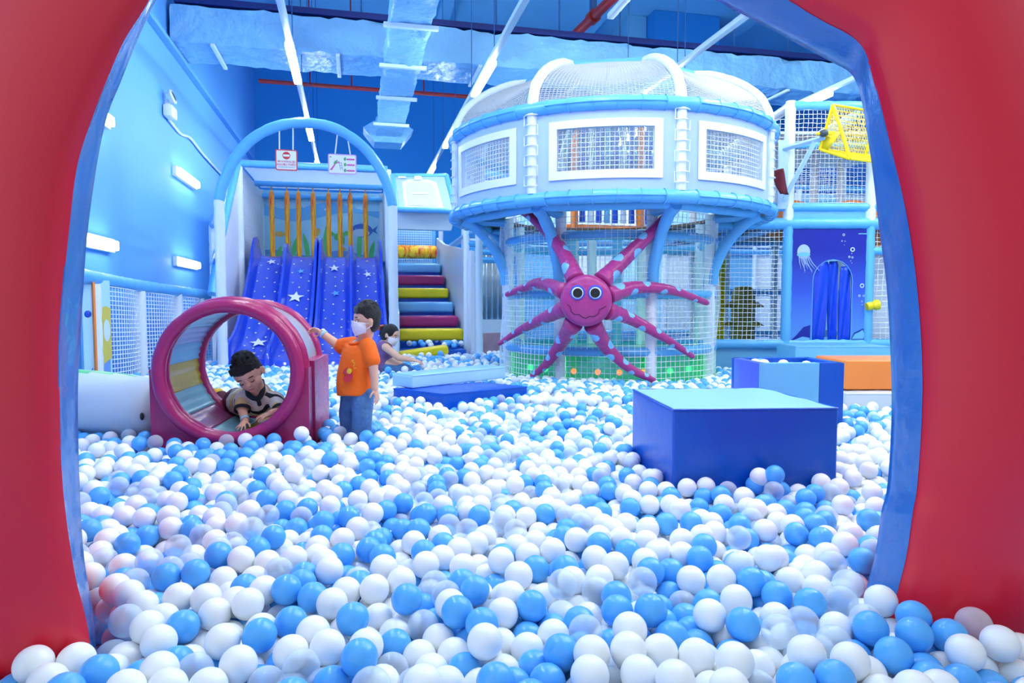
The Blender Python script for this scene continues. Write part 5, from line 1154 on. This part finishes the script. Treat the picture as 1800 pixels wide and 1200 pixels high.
# ================================================================== THE BALLS
D = .080; RB = D/2
def inpoly(P, poly):
    x, y = P[:, 0], P[:, 1]; r = np.zeros(len(P), bool); n = len(poly)
    for i in range(n):
        (x0, y0), (x1, y1) = poly[i], poly[(i+1) % n]
        if y0 == y1: continue
        c = ((y0 > y) != (y1 > y)) & (x < (x1-x0)*(y-y0)/(y1-y0)+x0); r ^= c
    return r
fence_line = [(p.x+.07, p.y) for p in fb]
left_edge = [(fence_line[0][0]-.7, 1.0), (fence_line[0][0]-.25, 4.5)] + fence_line + [tuple(RM(-1.6, 8.7, 0)[:2])]
region = [(-2.4, .98)] + left_edge[1:] + [tuple(RM(.55, 8.55, 0)[:2]), tuple(RM(.62, 9.15, 0)[:2]), tuple(RM(1.55, 9.15, 0)[:2]), (-.35, 9.6), (.1, 9.3), (2.1, 8.6), (2.3, 7.85), (4.6, 7.85), (4.4, 6.6), (3.4, 4.6), (2.3, .98)]
tun = [XT @ Vector(p) for p in ((-hw_b if False else -.45, -.045, 0), (.45, -.045, 0), (.455, .78, 0), (-.455, .78, 0))]
obst = list(OBST) + [([(p.x, p.y) for p in tun], 9.0)]
obst.append(([(TC.x+1.21*math.cos(a), TC.y+1.21*math.sin(a)) for a in np.linspace(0, 6.283, 25)[:-1]], 9.0))
obst.append(([(-2.98, 4.02), (-1.97, 3.82), (-1.93, 4.2), (-2.95, 4.42)], 9.0))
slid = [RM(D0-.05, 8.70, 0), RM(D1+.05, 8.70, 0), RM(D1+.05, 12, 0), RM(D0-.05, 12, 0)]; obst.append(([(p.x, p.y) for p in slid], 9))
al_poly = [(-2.6, 1.38), (-1.03, 1.50), (-1.0, 1.72), (-1.3, 1.95), (-2.6, 1.95)]; ar_poly = [(.93, 1.86), (1.0, 1.66), (1.25, 1.60), (2.6, 1.55), (2.6, 2.1), (1.3, 2.15)]
obst += [(al_poly, 9), (ar_poly, 9)]
caps = [(al, .052), (ar, .052), (Vector((hp.x+.12, hp.y, 0)), .24), (gw(691, 600, W_A), .07)]
for a in pts[:1]: pass
area = 0
xs = np.arange(-5.2, 4.8, .0765); ys = np.arange(.9, 10.2, .0663); rows = []
for j, y in enumerate(ys): rows.append(np.stack([xs+(.038 if j % 2 else 0), np.full(len(xs), y)], 1))
base = np.concatenate(rows); base = base[inpoly(base, region)]
base = base[(base[:, 0] > -.80*base[:, 1]-.35) & (base[:, 0] < .80*base[:, 1]+.35)]
for poly, top in obst: base = base[~inpoly(base, poly)]
def mound(P):                                              # the balls lie a little deeper at the back and against the walls
    x, y = P[:, 0], P[:, 1]
    return .022*np.sin(x*1.7+1)*np.sin(y*1.3) + .10*np.exp(-((y-9.0)/.6)**2)*(x > -1.6) + .05*np.exp(-((x+3.7)/.35)**2)
layers = []
for l, keep in ((0, 1.0), (1, 1.0), (2, .55)):
    sel = rng.random(len(base)) < keep*np.where(base[:, 1] > 5.2, (1 if l else .0), 1)
    q = base[sel]; layers.append(np.concatenate([q+rng.normal(0, .018, q.shape), np.full((len(q), 1), FLOOR+RB+.066*l+(.03 if l == 2 else 0))+rng.normal(0, .008, (len(q), 1))], 1))
P = np.concatenate(layers)
# balls inside the box
q = []
for k in range(60):
    u, v = rng.uniform(.14, .86, 2); a = Vector((PX[0][0], PX[0][1], 0)).lerp(Vector((PX[1][0], PX[1][1], 0)), u); b = Vector((PX[3][0], PX[3][1], 0)).lerp(Vector((PX[2][0], PX[2][1], 0)), u); c = a.lerp(b, v); q.append((c.x, c.y, .52+.07*(k % 3)*.9))
NB = len(q); P = np.concatenate([P, np.array(q)]); N = len(P); isbox = np.arange(N) >= N-NB
bx0, bx1, by0, by1 = 1.46+wl+RB+.01, 2.0-wl-RB, 4.13+wl+RB, 4.53-wl-RB
gf = np.where(isbox, .50, FLOOR+RB); deep = np.where(P[:, 1] > 5.2, .066, 0); gf = np.where(isbox, gf, gf+deep+mound(P))
off_ = [(i, j, k) for i in (-1, 0, 1) for j in (-1, 0, 1) for k in (-1, 0, 1)]; off_ = [o for o in off_ if o > (0, 0, 0)]
def pairs_(P):
    c = np.floor((P-P.min(0))/D).astype(np.int64)+1; dm_ = c.max(0)+2; key = (c[:, 0]*dm_[1]+c[:, 1])*dm_[2]+c[:, 2]
    od = np.argsort(key, kind='stable'); ks = key[od]; I, J = [], []
    for o in [(0, 0, 0)]+off_:
        kk = key+(o[0]*dm_[1]+o[1])*dm_[2]+o[2]; lo = np.searchsorted(ks, kk, 'left'); hi = np.searchsorted(ks, kk, 'right')
        for m_ in range(int((hi-lo).max()) if len(lo) else 0):
            ok = np.nonzero(lo+m_ < hi)[0]; j = od[lo[ok]+m_]
            if o == (0, 0, 0): g_ = ok < j; ok, j = ok[g_], j[g_]
            I.append(ok); J.append(j)
    return np.concatenate(I), np.concatenate(J)
free = ~isbox
for it in range(46):
    P[:, 2] -= .006 if it < 34 else .0
    for _ in range(2):
        I, J = pairs_(P); dv = P[I]-P[J]; L = np.linalg.norm(dv, axis=1); ok = L < D; I, J, dv, L = I[ok], J[ok], dv[ok], np.maximum(L[ok], 1e-6)
        s = (.5*(D-L)/L)[:, None]*dv; cnt = np.bincount(I, minlength=N)+np.bincount(J, minlength=N); w_ = 1/np.maximum(1, cnt*.55)
        for ax in range(3): P[:, ax] += (np.bincount(I, s[:, ax], N)-np.bincount(J, s[:, ax], N))*w_
        P[:, 2] = np.maximum(P[:, 2], gf)
        if it % 3 == 0 or it > 36:
            for poly, top in obst:
                pl = np.array(poly); c0 = pl.mean(0); ctr = np.array([p_-(c0) for p_ in pl]); ar_ = sum(pl[i][0]*pl[(i+1) % len(pl)][1]-pl[(i+1) % len(pl)][0]*pl[i][1] for i in range(len(pl)))
                near = np.nonzero(free & (np.abs(P[:, 0]-c0[0]) < np.abs(ctr[:, 0]).max()+.06) & (np.abs(P[:, 1]-c0[1]) < np.abs(ctr[:, 1]).max()+.06) & (P[:, 2] < top+.02))[0]
                if not len(near): continue
                best = np.full(len(near), -9.0); bn = np.zeros((len(near), 2))
                for i in range(len(pl)):
                    a, b = pl[i], pl[(i+1) % len(pl)]; e = (b-a)/np.linalg.norm(b-a); nn = np.array([e[1], -e[0]])*(1 if ar_ > 0 else -1)
                    d = (P[near, :2]-a) @ nn; g_ = d > best; best = np.where(g_, d, best); bn[g_] = nn
                push = best < RB; P[near[push], :2] += bn[push]*(RB-best[push])[:, None]
            for c, r in caps:
                dv2 = P[:, :2]-np.array([c.x, c.y]); L2 = np.linalg.norm(dv2, axis=1); m_ = (L2 < r+RB) & free; P[m_, :2] += dv2[m_]/np.maximum(L2[m_], 1e-5)[:, None]*(r+RB-L2[m_])[:, None]
        P[isbox, 0] = np.clip(P[isbox, 0], bx0, bx1); P[isbox, 1] = np.clip(P[isbox, 1], by0, by1)
# a few balls perched where the photograph shows them
perch = [(at(530, 762, 3.63), 0), (at(1335, 838, 2.86), 0), (at(1362, 834, 2.83), 1)]
bad = ~inpoly(P[:, :2], [(x, y) for x, y in region]) & free & (P[:, 1] > 1.0)
P = P[~bad | isbox[:len(P)]]
# stair ledge balls
q = []
for k in range(26): c = RM(.70+.75*rng.random(), 9.28+.28*rng.random(), .45+.0*k); q.append((c.x, c.y, .45+.05*rng.random()))
for k in range(11): c = RM(.66+.078*k, 9.83-.06+.0, 0); q.append((c.x, c.y, at(740, 597.5, c.y).z))
P = np.concatenate([P, np.array(q)]); N = len(P)
kind = rng.choice(3, N, p=[.52, .33, .15])
# which balls show largest: painted far to near in a small picture
sp_, cp_ = math.sin(PITCH), math.cos(PITCH)
dz = P[:, 2]-CAM_Z; depth = P[:, 1]*cp_-dz*sp_; up_ = P[:, 1]*sp_+dz*cp_
sx_, sy_ = (900+FPX*P[:, 0]/depth)/2, (600-FPX*up_/depth)/2; rad = FPX*RB/depth/2
buf = np.full((600, 900), -1, np.int32); arch_px = np.array(ARCH_IN_PX)/2.0
yy, xx = np.mgrid[0:600, 0:900]; pix = np.stack([xx.ravel(), yy.ravel()], 1).astype(float); hole = inpoly(pix, [tuple(p) for p in arch_px]).reshape(600, 900)
order = np.argsort(-depth); painted = False
for i in order:
    if depth[i] > 5.0: continue
    if not painted and P[i, 1] < 1.66: buf[~hole] = -2; painted = True
    x, y, r = sx_[i], sy_[i], rad[i]
    if x < -r or x > 900+r or y > 600+r: continue
    x0_, x1_, y0_, y1_ = max(0, int(x-r)), min(899, int(x+r)+1), max(0, int(y-r)), min(599, int(y+r)+1)
    if x1_ < x0_ or y1_ < y0_: continue
    sub = buf[y0_:y1_+1, x0_:x1_+1]; mk_ = (xx[y0_:y1_+1, x0_:x1_+1]-x)**2+(yy[y0_:y1_+1, x0_:x1_+1]-y)**2 < r*r; sub[mk_] = i
ids, cn = np.unique(buf[buf >= 0], return_counts=True); big = ids[np.argsort(-cn)[:297]]; isbig = np.zeros(N, bool); isbig[big] = True
def ico(sub):
    b = bmesh.new(); bmesh.ops.create_icosphere(b, subdivisions=sub, radius=RB); b.verts.index_update()
    v = np.array([v.co[:] for v in b.verts]); f = np.array([[q.index for q in p.verts] for p in b.faces]); b.free(); return v, f
BM = ('ball_w', 'ball_b', 'ball_c'); v4, f4 = ico(4); protos = []
for k in range(3):
    me = bpy.data.meshes.new('play_ball'); me.from_pydata(v4.tolist(), [], f4.tolist()); me.materials.append(M[BM[k]]); me.polygons.foreach_set('use_smooth', [True]*len(f4)); protos.append(me)
BL = [('glossy white play ball lying in the pit near the red arch', 'white play balls at the front of the pit'), ('sky blue play ball lying in the pit near the red arch', 'blue play balls at the front of the pit'), ('see-through clear play ball lying in the pit near the red arch', 'clear play balls at the front of the pit')]
def ball(p, k, lab=None, grp=None):
    o = bpy.data.objects.new('play_ball', protos[k]); COL.objects.link(o); o.location = p; o.rotation_euler = (rng.random()*6, rng.random()*6, 0)
    tag(o, lab or BL[k][0], 'ball', grp or BL[k][1]); return o
for i in big: ball(Vector(P[i]), int(kind[i]))
for (p, k), lab in zip(perch, ('white play ball perched on the front foot of the pink tunnel', 'white play ball on top of the heap against the large blue block', 'sky blue play ball on top of the heap against the large blue block')): ball(p, k, lab, 'perched play balls')
def mass(idx, sub):
    v, f = ico(sub); n = len(idx); return (P[idx][:, None, :]+v[None]).reshape(-1, 3), (f[None]+(np.arange(n)*len(v))[:, None, None]).reshape(-1, 3), np.repeat(kind[idx], len(f))
rest = np.nonzero(~isbig)[0]; near = rest[depth[rest] < 4.0]; far = rest[depth[rest] >= 4.0]
Va, Fa, Ka = mass(near, 3); Vb, Fb, Kb = mass(far, 3 if False else 2)
if True: Vb, Fb, Kb = mass(far, 3) if len(far) < 9000 else mass(far, 2)
Vt = np.concatenate([Va, Vb]).astype(np.float32); Ft = np.concatenate([Fa, Fb+len(Va)]).astype(np.int32); Kt = np.concatenate([Ka, Kb]).astype(np.int32)
me = bpy.data.meshes.new('play_balls'); me.vertices.add(len(Vt)); me.vertices.foreach_set('co', Vt.ravel())
me.loops.add(len(Ft)*3); me.loops.foreach_set('vertex_index', Ft.ravel()); me.polygons.add(len(Ft)); me.polygons.foreach_set('loop_start', np.arange(0, len(Ft)*3, 3, dtype=np.int32))
for k in BM: me.materials.append(M[k])
me.polygons.foreach_set('material_index', Kt); me.polygons.foreach_set('use_smooth', np.ones(len(Ft), bool)); me.update(); me.validate()
o = bpy.data.objects.new('play_balls', me); COL.objects.link(o)
tag(o, 'deep mass of white, blue and clear play balls filling the pit behind the nearest ones', 'balls', None, 'stuff')
print('balls', N, len(near), len(far), 'depth p5/p95 z', np.percentile(P[:, 2], [1, 50, 95, 99]))
